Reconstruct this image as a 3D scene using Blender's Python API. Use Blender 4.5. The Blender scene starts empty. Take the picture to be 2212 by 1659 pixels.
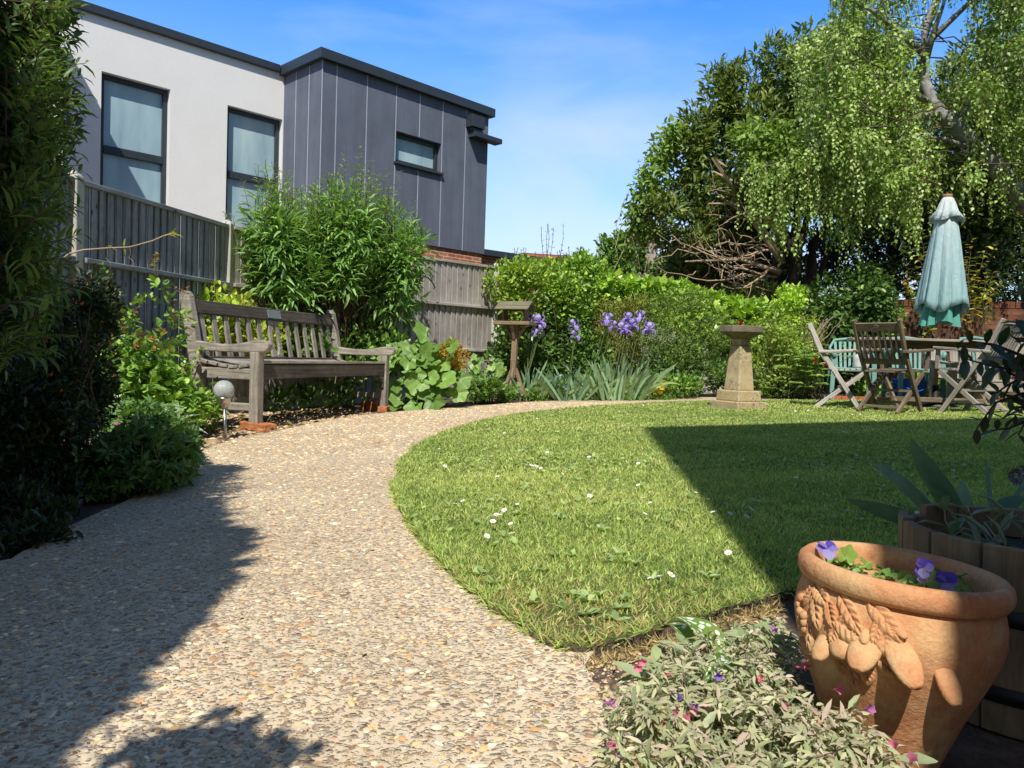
import bpy, math, random
import numpy as np
from mathutils import Vector, Matrix

SC = bpy.context.scene
COL = SC.collection
RNG = np.random.default_rng(7)
random.seed(5)
rad = math.radians

# ------------------------------------------------------------------ camera model
# measurements were taken on a 2212 x 1659 copy of the photograph; at() / gnd() turn such a
# measurement into a point of the garden (metres, camera at 0,0,0.57 looking along +Y)
F, CX, CY, HY, ROLL, EYE = 1661., 1106., 829.5, 771., rad(1.9), .57
PITCH = math.atan((CY - HY) / F)
def _r(v):
    x, y, z = v
    return np.array([x*math.cos(ROLL) - z*math.sin(ROLL), y, x*math.sin(ROLL) + z*math.cos(ROLL)])
CR, CF, CU = _r((1, 0, 0)), _r((0, math.cos(PITCH), -math.sin(PITCH))), _r((0, math.sin(PITCH), math.cos(PITCH)))
CC = np.array([0, 0, EYE])
GN = _r((0, 0, 1))                                   # the garden falls gently to the left
TILT = math.tan(ROLL)
def gz(x): return TILT * x
def ray(x, y): return CF + CR*(x-CX)/F - CU*(y-CY)/F
def at(x, y, Y):
    d = ray(x, y); return CC + d*(Y/d[1])
def gnd(x, y, dz=0.):
    d = ray(x, y); t = np.dot(np.array([0, 0, dz]) - CC, GN)/np.dot(d, GN); return CC + d*t
def V3(a): return Vector([float(q) for q in a])
def nrm(a):
    a = np.asarray(a, float); return a/np.maximum(np.linalg.norm(a, axis=-1, keepdims=True), 1e-9)

# ------------------------------------------------------------------ scene objects
def tag(o, label=None, cat=None, group=None, kind=None):
    if label: o['label'] = label
    if cat: o['category'] = cat
    if group: o['group'] = group
    if kind: o['kind'] = kind
    return o
def thing(name, label, cat, loc=(0, 0, 0), rz=0., group=None):
    o = bpy.data.objects.new(name, None); COL.objects.link(o)
    o.empty_display_size = .1
    o.location = V3(loc); o.rotation_euler = (0, 0, rz)
    return tag(o, label, cat, group)
def link(name, me, parent=None, loc=None):
    o = bpy.data.objects.new(name, me); COL.objects.link(o)
    if parent is not None: o.parent = parent
    if loc is not None: o.location = V3(loc)
    return o
def copy_tree(o, parent=None):
    c = o.copy(); COL.objects.link(c)
    if parent is not None: c.parent = parent
    for ch in list(o.children): copy_tree(ch, c)
    return c

class MB:
    """collects boxes, bars, tubes, lathes and prisms; build() links them as one mesh"""
    def __init__(s): s.V, s.F, s.G, s.M, s.m = [], [], [], [], 0
    def add(s, v, f, g=None):
        b = len(s.V); s.V += [tuple(map(float, q)) for q in v]
        s.F += [tuple(i+b for i in q) for q in f]; s.M += [s.m]*len(f)
        g = v if g is None else g
        off = np.array([random.random()*9, random.random()*9, random.random()*9])
        s.G += [tuple(np.asarray(q, float)+off) for q in g]
        return s
    def bar(s, p0, p1, w, t, up=(0, 0, 1), w1=None, t1=None):
        p0, p1 = np.array(p0, float), np.array(p1, float); a = nrm(p1-p0); L = np.linalg.norm(p1-p0)
        sd = np.cross(a, up)
        if np.linalg.norm(sd) < 1e-5: sd = np.cross(a, (0, 1, 0))
        sd = nrm(sd); u = np.cross(sd, a); w1 = w if w1 is None else w1; t1 = t if t1 is None else t1
        v, g = [], []
        for p, x, ww, tt in ((p0, 0, w, t), (p1, L, w1, t1)):
            for i, j in ((-1, -1), (1, -1), (1, 1), (-1, 1)):
                v.append(p + sd*i*ww/2 + u*j*tt/2); g.append((x, i*ww/2, j*tt/2))
        return s.add(v, [(3, 2, 1, 0), (4, 5, 6, 7), (0, 1, 5, 4), (1, 2, 6, 5), (2, 3, 7, 6), (3, 0, 4, 7)], g)
    def box(s, x0, x1, y0, y1, z0, z1):
        v = [(x, y, z) for z in (z0, z1) for x, y in ((x0, y0), (x1, y0), (x1, y1), (x0, y1))]
        d = (x1-x0, y1-y0, z1-z0); o = sorted(range(3), key=lambda i: -d[i])
        return s.add(v, [(3, 2, 1, 0), (4, 5, 6, 7), (0, 1, 5, 4), (1, 2, 6, 5), (2, 3, 7, 6), (3, 0, 4, 7)], [tuple(q[i] for i in o) for q in v])
    def tube(s, pts, rads, n=8, cap=True, up=(0.13, 0.07, 1)):
        P = np.array(pts, float); k = len(P)
        R = np.full(k, rads, float) if np.isscalar(rads) else np.array(rads, float)
        T = np.zeros_like(P); T[1:-1] = P[2:]-P[:-2]; T[0] = P[1]-P[0]; T[-1] = P[-1]-P[-2]; T = nrm(T)
        ref = np.array(up, float); v, g = [], []; L = 0
        for i in range(k):
            sd = np.cross(T[i], ref)
            if np.linalg.norm(sd) < .05: sd = np.cross(T[i], (1, 0, 0.2))
            sd = nrm(sd); u = np.cross(sd, T[i])
            if i: L += np.linalg.norm(P[i]-P[i-1])
            for j in range(n):
                a = 2*math.pi*j/n; v.append(P[i]+(sd*math.cos(a)+u*math.sin(a))*R[i]); g.append((L, R[i]*math.cos(a), R[i]*math.sin(a)))
        f = [(i*n+j, i*n+(j+1) % n, (i+1)*n+(j+1) % n, (i+1)*n+j) for i in range(k-1) for j in range(n)]
        if cap: f += [tuple(range(n-1, -1, -1)), tuple((k-1)*n+j for j in range(n))]
        return s.add(v, f, g)
    def lathe(s, prof, n=24, c=(0, 0, 0), rot=0., axis=None):
        v = []; c = np.array(c, float)
        for r_, z in prof:
            for j in range(n):
                a = 2*math.pi*j/n+rot; v.append(np.array((r_*math.cos(a), r_*math.sin(a), z)))
        if axis is not None:
            M = np.array(Vector((0, 0, 1)).rotation_difference(V3(axis)).to_matrix()); v = [M@q for q in v]
        v = [q+c for q in v]
        k = len(prof); f = [(i*n+j, i*n+(j+1) % n, (i+1)*n+(j+1) % n, (i+1)*n+j) for i in range(k-1) for j in range(n)]
        if prof[0][0] > 1e-6: f.append(tuple(range(n-1, -1, -1)))
        if prof[-1][0] > 1e-6: f.append(tuple((k-1)*n+j for j in range(n)))
        return s.add(v, f)
    def prism(s, poly, fr, depth):
        """poly of (a,b), fr = (origin, A, B, N): extruded by depth along N, centred"""
        o, A, B, N = [np.array(q, float) for q in fr]; k = len(poly)
        v = [o+A*a+B*b+N*(e*depth/2) for e in (-1, 1) for a, b in poly]; g = [(a, b, e*depth/2) for e in (-1, 1) for a, b in poly]
        f = [tuple(range(k-1, -1, -1)), tuple(range(k, 2*k))]+[(i, (i+1) % k, k+(i+1) % k, k+i) for i in range(k)]
        return s.add(v, f, g)
    def quad(s, *q): return s.add(q, [tuple(range(len(q)))])
    def ball(s, c, r_, n=14, m=9, dirz=(0, 0, 1)):
        r_ = np.array(r_ if np.ndim(r_) else (r_,)*3, float); c = np.array(c, float); v = []
        for i in range(m+1):
            t = math.pi*i/m
            for j in range(n):
                a = 2*math.pi*j/n; v.append(c+r_*np.array((math.sin(t)*math.cos(a), math.sin(t)*math.sin(a), -math.cos(t))))
        return s.add(v, [(i*n+j, i*n+(j+1) % n, (i+1)*n+(j+1) % n, (i+1)*n+j) for i in range(m) for j in range(n)])
    def build(s, name, mat, parent=None, smooth=False, bevel=0., loc=None, seg=2):
        me = bpy.data.meshes.new(name); me.from_pydata(s.V, [], s.F)
        a = me.attributes.new('grain', 'FLOAT_VECTOR', 'POINT'); a.data.foreach_set('vector', np.array(s.G, np.float32).ravel())
        for m_ in (mat if isinstance(mat, (list, tuple)) else [mat]): me.materials.append(m_)
        if max(s.M+[0]): me.polygons.foreach_set('material_index', s.M)
        if smooth: me.polygons.foreach_set('use_smooth', [True]*len(me.polygons))
        me.update()
        o = link(name, me, parent, loc)
        if bevel:
            b = o.modifiers.new('soft', 'BEVEL'); b.width = bevel; b.segments = seg; b.limit_method = 'ANGLE'; b.angle_limit = rad(40)
        return o

# ------------------------------------------------------------------ leaves
def _round_template(k=30, lobes=5, amp=.13, cup=.13, ruff=.05):
    v = [(.2, 0, -cup)]
    for rr, zz in ((.45, -.02), (1., .03)):
        for i in range(k):
            a = math.pi*(-1+2*(i+.5)/k); r_ = .5*(1+amp*math.cos(lobes*a)*rr+.035*math.cos(15*a)*rr); r_ *= 1-.6*max(0, math.cos(a-math.pi))**10*rr
            v.append((.2+(.28+r_*math.cos(a))*rr, r_*math.sin(a)*rr, zz+(ruff*math.sin(4*a+.7)+.03*math.sin(9*a))*rr**2+.035*abs(math.sin(lobes*a/2))*rr))
    f = [(0, 1+i, 1+(i+1) % k) for i in range(k)]+[(1+i, 1+k+i, 1+k+(i+1) % k, 1+(i+1) % k) for i in range(k)]
    return np.array(v, float), f
TPL = {
 'diamond': (np.array([(0, 0, 0), (.42, .5, .07), (1, 0, -.1), (.42, -.5, .07)], float), [(0, 2, 1), (0, 3, 2)]),
 'lance': (np.array([(0, 0, 0), (.3, .46, .06), (.3, 0, .0), (.3, -.46, .06), (.68, .34, .02), (.68, 0, -.05), (.68, -.34, .02), (1, 0, -.2)], float),
           [(0, 2, 1), (0, 3, 2), (1, 2, 5, 4), (2, 3, 6, 5), (4, 5, 7), (5, 6, 7)]),
 'oval': (np.array([(0, 0, 0), (.22, .4, .05), (.22, -.4, .05), (.6, .5, .03), (.6, -.5, .03), (.9, .22, -.05), (.9, -.22, -.05), (1.02, 0, -.09), (.5, 0, -.03)], float),
           [(0, 8, 1), (0, 2, 8), (1, 8, 3), (2, 4, 8), (3, 8, 7, 5), (8, 4, 6, 7)]),
 'blade': (np.array([(0, .4, 0), (0, -.4, 0), (.5, .5, .02), (.5, -.5, .02), (1, 0, -.12)], float), [(0, 1, 3, 2), (2, 3, 4)]),
 'round': _round_template(),
 'ivy': (np.array([(.05, 0, 0), (-.1, .35, .04), (.3, .55, .05), (.6, .28, .0), (1, 0, -.1), (.6, -.28, 0), (.3, -.55, .05), (-.1, -.35, .04)], float),
         [(0, 2, 1), (0, 3, 2), (0, 4, 3), (0, 5, 4), (0, 6, 5), (0, 7, 6)]),
 'palm': None,
}
def _palm():
    v, f = [(0, 0, 0)], []
    for k in range(5):
        a = rad(-110+55*k); L = .62 if k in (0, 4) else .85 if k in (1, 3) else 1.
        for (u, w, z) in ((.55*L, .15, .03), (.55*L, -.15, .03), (L, 0, -.1)):
            v.append((u*math.cos(a)-w*math.sin(a), u*math.sin(a)+w*math.cos(a), z))
        b = 1+3*k; f += [(0, b+1, b+2, b)]
    return np.array(v, float), f
TPL['palm'] = _palm()

class LM:
    """leaf mesh: many small leaf faces with colour ('col') and leaf coordinates ('lf')"""
    def __init__(s): s.v, s.c, s.l, s.fi, s.fn, s.nb = [], [], [], [], [], 0
    def raw(s, v, f, c, l=None):
        v = np.asarray(v, np.float32); n = len(v); s.v.append(v)
        c = np.asarray(c, np.float32); s.c.append(np.broadcast_to(c, (n, 3)) if c.ndim == 1 else c)
        s.l.append(np.zeros((n, 3), np.float32) if l is None else np.asarray(l, np.float32))
        for q in f: s.fi.append(np.array(q, np.int64)+s.nb); s.fn.append(np.array([len(q)]))
        s.nb += n
        return s
    def leaves(s, P, A, N, L, W, C, tpl='diamond', curl=None):
        tv, tf = TPL[tpl]; P = np.asarray(P, float); n = len(P)
        if n == 0: return s
        A = nrm(A); N = np.asarray(N, float); S = np.cross(N, A); bad = np.linalg.norm(S, axis=1) < 1e-4
        S[bad] = np.cross(A[bad], (0.3, 1, .2)); S = nrm(S); Nn = np.cross(A, S)
        L = np.broadcast_to(L, (n,)).astype(float); W = np.broadcast_to(W, (n,)).astype(float)
        k = len(tv); u, w, z = tv[:, 0], tv[:, 1], tv[:, 2]
        zz = np.broadcast_to(z, (n, k)).copy()
        if curl is not None: zz = zz - np.asarray(curl).reshape(-1, 1)*u[None, :]**2
        v = P[:, None, :]+A[:, None, :]*(L[:, None]*u)[..., None]+S[:, None, :]*(W[:, None]*w)[..., None]+Nn[:, None, :]*(L[:, None]*zz)[..., None]
        s.v.append(v.reshape(-1, 3).astype(np.float32))
        C = np.asarray(C, np.float32); C = np.broadcast_to(C, (n, 3))
        s.c.append(np.repeat(C, k, axis=0))
        rn = RNG.random(n)
        s.l.append(np.stack([np.tile(u, n), np.tile(w, n), np.repeat(rn, k)], 1).astype(np.float32))
        base = s.nb + np.arange(n)*k
        for q in tf:
            s.fi.append((base[:, None]+np.array(q)[None, :]).ravel()); s.fn.append(np.full(n, len(q)))
        s.nb += n*k
        return s
    def mesh(s, name, mats, smooth=False):
        v = np.concatenate(s.v); fi = np.concatenate(s.fi).astype(np.int32); fn = np.concatenate(s.fn).astype(np.int32)
        me = bpy.data.meshes.new(name); me.vertices.add(len(v)); me.vertices.foreach_set('co', v.ravel())
        me.loops.add(len(fi)); me.loops.foreach_set('vertex_index', fi)
        me.polygons.add(len(fn)); st = np.concatenate([[0], np.cumsum(fn)[:-1]]).astype(np.int32)
        me.polygons.foreach_set('loop_start', st)
        me.update(calc_edges=True)
        c = np.concatenate(s.c); ca = me.attributes.new('col', 'FLOAT_COLOR', 'POINT')
        ca.data.foreach_set('color', np.concatenate([c, np.ones((len(c), 1), np.float32)], 1).ravel().astype(np.float32))
        la = me.attributes.new('lf', 'FLOAT_VECTOR', 'POINT'); la.data.foreach_set('vector', np.concatenate(s.l).ravel().astype(np.float32))
        me.materials.append(mats)
        if smooth: me.polygons.foreach_set('use_smooth', np.ones(len(fn), bool))
        me.validate()
        return me
    def build(s, name, mat, parent=None, loc=None, smooth=False):
        return link(name, s.mesh(name, mat, smooth), parent, loc)

def unit(n):
    return nrm(RNG.normal(size=(n, 3)))
def lump(c, r_, k=9, f=.42, jit=.25, top=False):
    """an ellipsoid with k smaller ones budding out of it"""
    c, r_ = np.array(c, float), np.array(r_, float); out = [(c, r_*.86)]
    for d in unit(k):
        if top: d[2] = abs(d[2])
        ff = f*(1+jit*RNG.normal()); out.append((c+d*r_*(1-.55*ff), r_*ff))
    return out
def cloud(blobs, n, shell=.45):
    """points in the outer shell of a union of ellipsoids, with outward normals"""
    w = np.array([b[1][0]*b[1][2]+b[1][0]*b[1][1]+b[1][1]*b[1][2] for b in blobs]); w /= w.sum()
    idx = RNG.choice(len(blobs), n, p=w); d = unit(n); q = 1-shell*RNG.random(n)**1.6
    C = np.array([b[0] for b in blobs])[idx]; R_ = np.array([b[1] for b in blobs])[idx]
    P = C+d*R_*q[:, None]; N = nrm(d/R_)
    return P, N
def mixcol(cols, n, jit=.12, t=None):
    cols = np.array(cols, float); t = RNG.random(n) if t is None else np.clip(t, 0, 1)
    x = t*(len(cols)-1); i = np.minimum(x.astype(int), len(cols)-2); f = (x-i)[:, None]
    c = cols[i]*(1-f)+cols[i+1]*f
    return np.clip(c*(1+jit*RNG.normal(size=(n, 1))), .003, 1)
def foliage(lm, blobs, n, L, W, cols, tpl='diamond', shell=.45, out=.6, up=.5, rnd=.7, nup=.6, droop=0., zmin=None, vary=.3, curl=None):
    P, N = cloud(blobs, n, shell)
    if zmin is not None:
        k = P[:, 2] > zmin; P, N = P[k], N[k]; n = len(P)
    A = N*out+unit(n)*rnd+np.array([0, 0, up-droop])
    NN = N*(1-nup)+np.array([0, 0, nup])+unit(n)*.45
    s_ = 1+vary*RNG.normal(size=n); s_ = np.clip(s_, .45, 1.8)
    lm.leaves(P, A, NN, L*s_, W*s_, mixcol(cols, n), tpl, curl)
    return lm
def pblob(xc, yc, rx, ry, Y, rd):
    """ellipsoid measured in the photograph at distance Y (depth radius rd metres)"""
    return (at(xc, yc, Y), (rx*Y/F, rd, ry*Y/F))
def plump(xc, yc, rx, ry, Y, rd, **k):
    c, r_ = pblob(xc, yc, rx, ry, Y, rd); return lump(c, r_, **k)
# ------------------------------------------------------------------ materials
def new_mat(name):
    m = bpy.data.materials.new(name); m.use_nodes = True; nt = m.node_tree
    b = nt.nodes['Principled BSDF']; return m, nt, b
def N_(nt, t, **k):
    n = nt.nodes.new(t)
    for a, v in k.items():
        if a in n.inputs: n.inputs[a].default_value = v
        else: setattr(n, a, v)
    return n
def ramp(nt, stops):
    r_ = nt.nodes.new('ShaderNodeValToRGB'); e = r_.color_ramp.elements
    while len(e) < len(stops): e.new(.5)
    for q, (p_, c) in zip(e, stops): q.position = p_; q.color = (*c, 1) if len(c) == 3 else c
    return r_
def mixrgb(nt, a, b, fac, mode='MIX'):
    m = nt.nodes.new('ShaderNodeMix'); m.data_type = 'RGBA'; m.blend_type = mode
    for s_, v in ((m.inputs['Factor'], fac), (m.inputs[6], a), (m.inputs[7], b)):
        if hasattr(v, 'is_linked'): nt.links.new(v, s_)
        elif isinstance(v, (int, float)): s_.default_value = v
        else: s_.default_value = (*v, 1)
    return m.outputs[2]
def bump(nt, b, h, dist=.01, st=.5):
    n = N_(nt, 'ShaderNodeBump', Distance=dist, Strength=st); nt.links.new(h, n.inputs['Height']); nt.links.new(n.outputs[0], b.inputs['Normal'])
def coords(nt, scale=(1, 1, 1), attr=None):
    if attr:
        a = N_(nt, 'ShaderNodeAttribute', attribute_name=attr); src = a.outputs['Vector']
    else: src = nt.nodes.new('ShaderNodeTexCoord').outputs['Object']
    m = nt.nodes.new('ShaderNodeMapping'); m.inputs['Scale'].default_value = scale; nt.links.new(src, m.inputs[0]); return m.outputs[0]
def noise(nt, co, sc, detail=6, rough=.6, dist=0.):
    n = N_(nt, 'ShaderNodeTexNoise', Scale=sc, Detail=detail, Roughness=rough, Distortion=dist); nt.links.new(co, n.inputs['Vector']); return n.outputs['Fac']

def m_speckle(name, stops, scale=8, rough=.8, bmp=.3, bd=.004, fine=60, spec=.3, metal=0.):
    m, nt, b = new_mat(name); co = coords(nt)
    n1 = noise(nt, co, scale); r_ = ramp(nt, stops); nt.links.new(n1, r_.inputs[0])
    n2 = noise(nt, co, fine, 3); c = mixrgb(nt, r_.outputs[0], (.5, .5, .5), .0)
    mm = nt.nodes.new('ShaderNodeMapRange'); mm.inputs[3].default_value = .78; mm.inputs[4].default_value = 1.2; nt.links.new(n2, mm.inputs[0])
    v = N_(nt, 'ShaderNodeVectorMath', operation='SCALE'); nt.links.new(c, v.inputs[0]); nt.links.new(mm.outputs[0], v.inputs['Scale'])
    nt.links.new(v.outputs[0], b.inputs['Base Color']); b.inputs['Roughness'].default_value = rough; b.inputs['Specular IOR Level'].default_value = spec
    b.inputs['Metallic'].default_value = metal
    if bmp: bump(nt, b, n2, bd, bmp)
    return m
def m_wood(name, stops, stain=(.05, .05, .035), stain_amt=.5, knots=False, rough=.85, gs=(2.2, 55, 55)):
    m, nt, b = new_mat(name); co = coords(nt, gs, 'grain'); n1 = noise(nt, co, 1., 8, .65, .6)
    r_ = ramp(nt, stops); nt.links.new(n1, r_.inputs[0])
    n2 = noise(nt, coords(nt), 3.2, 4); n3 = noise(nt, coords(nt, (1, 1, 1), 'grain'), 14, 5, .7)
    mr = nt.nodes.new('ShaderNodeMapRange'); mr.inputs[1].default_value = .45; mr.inputs[2].default_value = .75; mr.inputs[4].default_value = stain_amt; nt.links.new(n3, mr.inputs[0])
    c = mixrgb(nt, r_.outputs[0], stain, mr.outputs[0])
    c = mixrgb(nt, c, n2, .5, 'OVERLAY')
    if knots:
        vo = N_(nt, 'ShaderNodeTexVoronoi', Scale=1.); vo.inputs['Randomness'].default_value = 1.; nt.links.new(coords(nt, (4.5, 9, 9), 'grain'), vo.inputs['Vector'])
        k = ramp(nt, [(.0, (1, 1, 1)), (.07, (.8, .8, .8)), (.15, (0, 0, 0))]); nt.links.new(vo.outputs['Distance'], k.inputs[0]); c = mixrgb(nt, c, (.045, .03, .02), k.outputs[0])
    nt.links.new(c, b.inputs['Base Color']); b.inputs['Roughness'].default_value = rough; b.inputs['Specular IOR Level'].default_value = .25
    bump(nt, b, n1, .004, .7)
    return m
def m_leaf(name='leaf', trans=.32, rough=.42, spec=.45, spots=None, tint=(1.25, 1.2, .45), gain=1., warm=(1, 1, 1)):
    m, nt, b = new_mat(name); a = N_(nt, 'ShaderNodeAttribute', attribute_name='col'); c = a.outputs['Color']
    if spots:
        co = coords(nt, spots[1], 'lf'); vo = N_(nt, 'ShaderNodeTexVoronoi', Scale=1.); nt.links.new(co, vo.inputs['Vector'])
        k = ramp(nt, [(spots[2], (1, 1, 1)), (spots[2]+.08, (0, 0, 0))]); nt.links.new(vo.outputs['Distance'], k.inputs[0]); c = mixrgb(nt, c, spots[0], k.outputs[0])
    n2 = noise(nt, coords(nt), 26, 2); c = mixrgb(nt, c, n2, .35, 'OVERLAY')
    gv_ = N_(nt, 'ShaderNodeVectorMath', operation='MULTIPLY'); gv_.inputs[1].default_value = (gain*warm[0], gain*warm[1], gain*warm[2]); nt.links.new(c, gv_.inputs[0]); c = gv_.outputs[0]
    nt.links.new(c, b.inputs['Base Color']); b.inputs['Roughness'].default_value = rough; b.inputs['Specular IOR Level'].default_value = spec
    t = nt.nodes.new('ShaderNodeBsdfTranslucent'); nt.links.new(mixrgb(nt, c, tint, 1., 'MULTIPLY'), t.inputs['Color'])
    x = nt.nodes.new('ShaderNodeMixShader'); x.inputs[0].default_value = trans; nt.links.new(b.outputs[0], x.inputs[1]); nt.links.new(t.outputs[0], x.inputs[2])
    nt.links.new(x.outputs[0], nt.nodes['Material Output'].inputs['Surface'])
    return m
def m_plain(name, col, rough=.5, metal=0., spec=.5, var=.12):
    m, nt, b = new_mat(name); n1 = noise(nt, coords(nt), 9, 4); lo, hi = [tuple(min(1, q*(1-s_)) for q in col) for s_ in (var, -var)]
    r_ = ramp(nt, [(.3, lo), (.7, hi)]); nt.links.new(n1, r_.inputs[0]); nt.links.new(r_.outputs[0], b.inputs['Base Color'])
    b.inputs['Roughness'].default_value = rough; b.inputs['Metallic'].default_value = metal; b.inputs['Specular IOR Level'].default_value = spec
    return m
def m_brick(name, c1, c2, mortar, bw=.225, bh=.075, ms=.012, axes=(0, 2), rough=.9, soot=None):
    m, nt, b = new_mat(name); tc = nt.nodes.new('ShaderNodeTexCoord'); sp = nt.nodes.new('ShaderNodeSeparateXYZ'); nt.links.new(tc.outputs['Object'], sp.inputs[0])
    cb = nt.nodes.new('ShaderNodeCombineXYZ')
    ad = N_(nt, 'ShaderNodeMath', operation='ADD'); nt.links.new(sp.outputs[0], ad.inputs[0]); nt.links.new(sp.outputs[1], ad.inputs[1])
    nt.links.new(ad.outputs[0], cb.inputs[0]); nt.links.new(sp.outputs[2], cb.inputs[1])
    br = N_(nt, 'ShaderNodeTexBrick', Scale=1.); br.inputs['Brick Width'].default_value = bw; br.inputs['Row Height'].default_value = bh
    br.inputs['Mortar Size'].default_value = ms; br.inputs['Mortar Smooth'].default_value = .2; br.inputs['Bias'].default_value = 0
    for k, c in (('Color1', c1), ('Color2', c2), ('Mortar', mortar)): br.inputs[k].default_value = (*c, 1)
    nt.links.new(cb.outputs[0], br.inputs['Vector'])
    n1 = noise(nt, coords(nt), 5, 6); c = mixrgb(nt, br.outputs['Color'], n1, .6, 'OVERLAY')
    if soot:
        n3 = noise(nt, coords(nt), 1.6, 5); k = ramp(nt, [(.45, (0, 0, 0)), (.62, (1, 1, 1))]); nt.links.new(n3, k.inputs[0]); c = mixrgb(nt, c, soot, k.outputs[0])
    nt.links.new(c, b.inputs['Base Color']); b.inputs['Roughness'].default_value = rough; b.inputs['Specular IOR Level'].default_value = .2
    iv = N_(nt, 'ShaderNodeMath', operation='SUBTRACT'); iv.inputs[0].default_value = 1; nt.links.new(br.outputs['Fac'], iv.inputs[1]); bump(nt, b, iv.outputs[0], .01, .6)
    return m

LEAF = m_leaf('leaf_surface', gain=2.4, warm=(1.12, 1.03, 1.1))
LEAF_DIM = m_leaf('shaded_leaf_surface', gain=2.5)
LEAF_GLOSS = m_leaf('glossy_leaf_surface', trans=.25, rough=.3, spec=.6, gain=2.2, warm=(1.1, 1.03, 1.1))
LEAF_MATT = m_leaf('matt_leaf_surface', trans=.25, rough=.7, spec=.2, gain=1.85, warm=(1.03, 1.0, 1.08))
PETAL = m_leaf('petal_surface', trans=.35, rough=.6, spec=.15, tint=(1.1, 1, 1.1))
BLADE = m_leaf('grass_blade_surface', trans=.4, rough=.55, spec=.25, gain=3.6, warm=(1.38, 1.06, 1.75))
SPOTTED = m_leaf('spotted_leaf_surface', trans=.28, rough=.6, spec=.2, spots=((.62, .68, .55), (8., 6., 60.), .36), gain=1.4)
BARK = m_wood('brown_bark', [(.2, (.025, .018, .013)), (.5, (.075, .052, .038)), (.8, (.17, .12, .085))], stain_amt=.4, gs=(3, 20, 20))
TWIG = m_wood('pale_dry_twig', [(.2, (.32, .22, .13)), (.8, (.62, .49, .33))], stain=(.1, .06, .035), stain_amt=.3, gs=(3, 30, 30))
STEM = m_plain('green_stem', (.09, .13, .035), .6)
BROWNSTEM = m_plain('brown_stem', (.09, .06, .035), .7)
BENCHWOOD = m_wood('weathered_bench_wood', [(.25, (.13, .112, .09)), (.5, (.34, .30, .245)), (.75, (.54, .485, .41))], stain=(.05, .042, .032), stain_amt=.5)
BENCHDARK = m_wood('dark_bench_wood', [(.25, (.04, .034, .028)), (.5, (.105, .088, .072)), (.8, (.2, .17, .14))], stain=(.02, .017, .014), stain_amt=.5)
TEAK = m_wood('silvered_teak', [(.25, (.18, .155, .125)), (.5, (.38, .335, .28)), (.8, (.54, .49, .42))], stain_amt=.3)
TEAKBROWN = m_wood('brown_teak', [(.25, (.10, .075, .045)), (.5, (.22, .165, .105)), (.8, (.34, .27, .18))], stain_amt=.35)
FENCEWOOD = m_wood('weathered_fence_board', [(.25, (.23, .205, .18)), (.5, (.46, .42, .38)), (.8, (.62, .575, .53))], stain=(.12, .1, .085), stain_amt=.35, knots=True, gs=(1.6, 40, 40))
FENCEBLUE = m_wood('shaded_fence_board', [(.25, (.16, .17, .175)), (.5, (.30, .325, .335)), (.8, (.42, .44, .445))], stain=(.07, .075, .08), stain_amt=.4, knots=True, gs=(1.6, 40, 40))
TEAKSUNLIT = m_wood('sunlit_teak', [(.25, (.30, .27, .23)), (.5, (.56, .51, .44)), (.8, (.70, .65, .57))], stain_amt=.25)  # lighter teak copy for the left chair, sunlight put into its colour
FEEDERWOOD = m_wood('tan_softwood', [(.25, (.16, .105, .055)), (.5, (.29, .205, .125)), (.8, (.40, .31, .21))], stain_amt=.3)
FEEDERROOF = m_wood('greenish_roof_board', [(.25, (.11, .10, .055)), (.5, (.22, .20, .125)), (.8, (.32, .29, .2))], stain_amt=.3)
CONCRETE = m_speckle('pale_concrete', [(.3, (.45, .43, .36)), (.6, (.58, .56, .49)), (.8, (.64, .61, .55))], 5, .9)
SOIL = m_speckle('garden_soil', [(.3, (.06, .044, .032)), (.55, (.14, .105, .075)), (.8, (.26, .2, .145))], 7, .95, 1., .03, 30)
WHITEWALL = m_speckle('white_render', [(.3, (.87, .855, .815)), (.7, (.9, .89, .855))], 2.5, .9, .35, .004, 90)
def _streak(m):
    nt = m.node_tree; b = nt.nodes['Principled BSDF']; src = b.inputs['Base Color'].links[0].from_socket; n1 = noise(nt, coords(nt, (5, 5, .35)), 1.5, 5, .65); r_ = ramp(nt, [(.35, (.86, .855, .84)), (.6, (1, 1, 1))]); nt.links.new(n1, r_.inputs[0]); nt.links.new(mixrgb(nt, src, r_.outputs[0], 1., 'MULTIPLY'), b.inputs['Base Color'])
CLADDING = m_speckle('grey_cladding_board', [(.3, (.125, .142, .185)), (.5, (.146, .165, .213)), (.72, (.168, .188, .24))], 1.6, .8, .3, .003, 50)
_streak(CLADDING)
DARKMETAL = m_plain('anthracite_metal', (.035, .045, .055), .45)
SEAM = m_plain('pale_joint_strip', (.46, .48, .55), .6)
def _pane():
    m, nt, b = new_mat('frosted_glass'); n1 = noise(nt, coords(nt, (1.6, 1, .35)), 1.4, 3)
    r_ = ramp(nt, [(.35, (.28, .42, .48)), (.55, (.40, .56, .60)), (.75, (.56, .70, .70))]); nt.links.new(n1, r_.inputs[0]); nt.links.new(r_.outputs[0], b.inputs['Base Color'])
    b.inputs['Roughness'].default_value = .18; b.inputs['Specular IOR Level'].default_value = .6; return m
PANE = _pane()
REDBRICK = m_brick('red_brick', (.42, .115, .045), (.50, .17, .075), (.55, .42, .33))
OLDBRICK = m_brick('old_garden_brick', (.19, .062, .032), (.27, .095, .048), (.12, .085, .06), soot=(.05, .04, .025))
CHIMBRICK = m_brick('pale_chimney_brick', (.42, .22, .13), (.46, .36, .27), (.42, .36, .3), soot=(.42, .38, .33))
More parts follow.
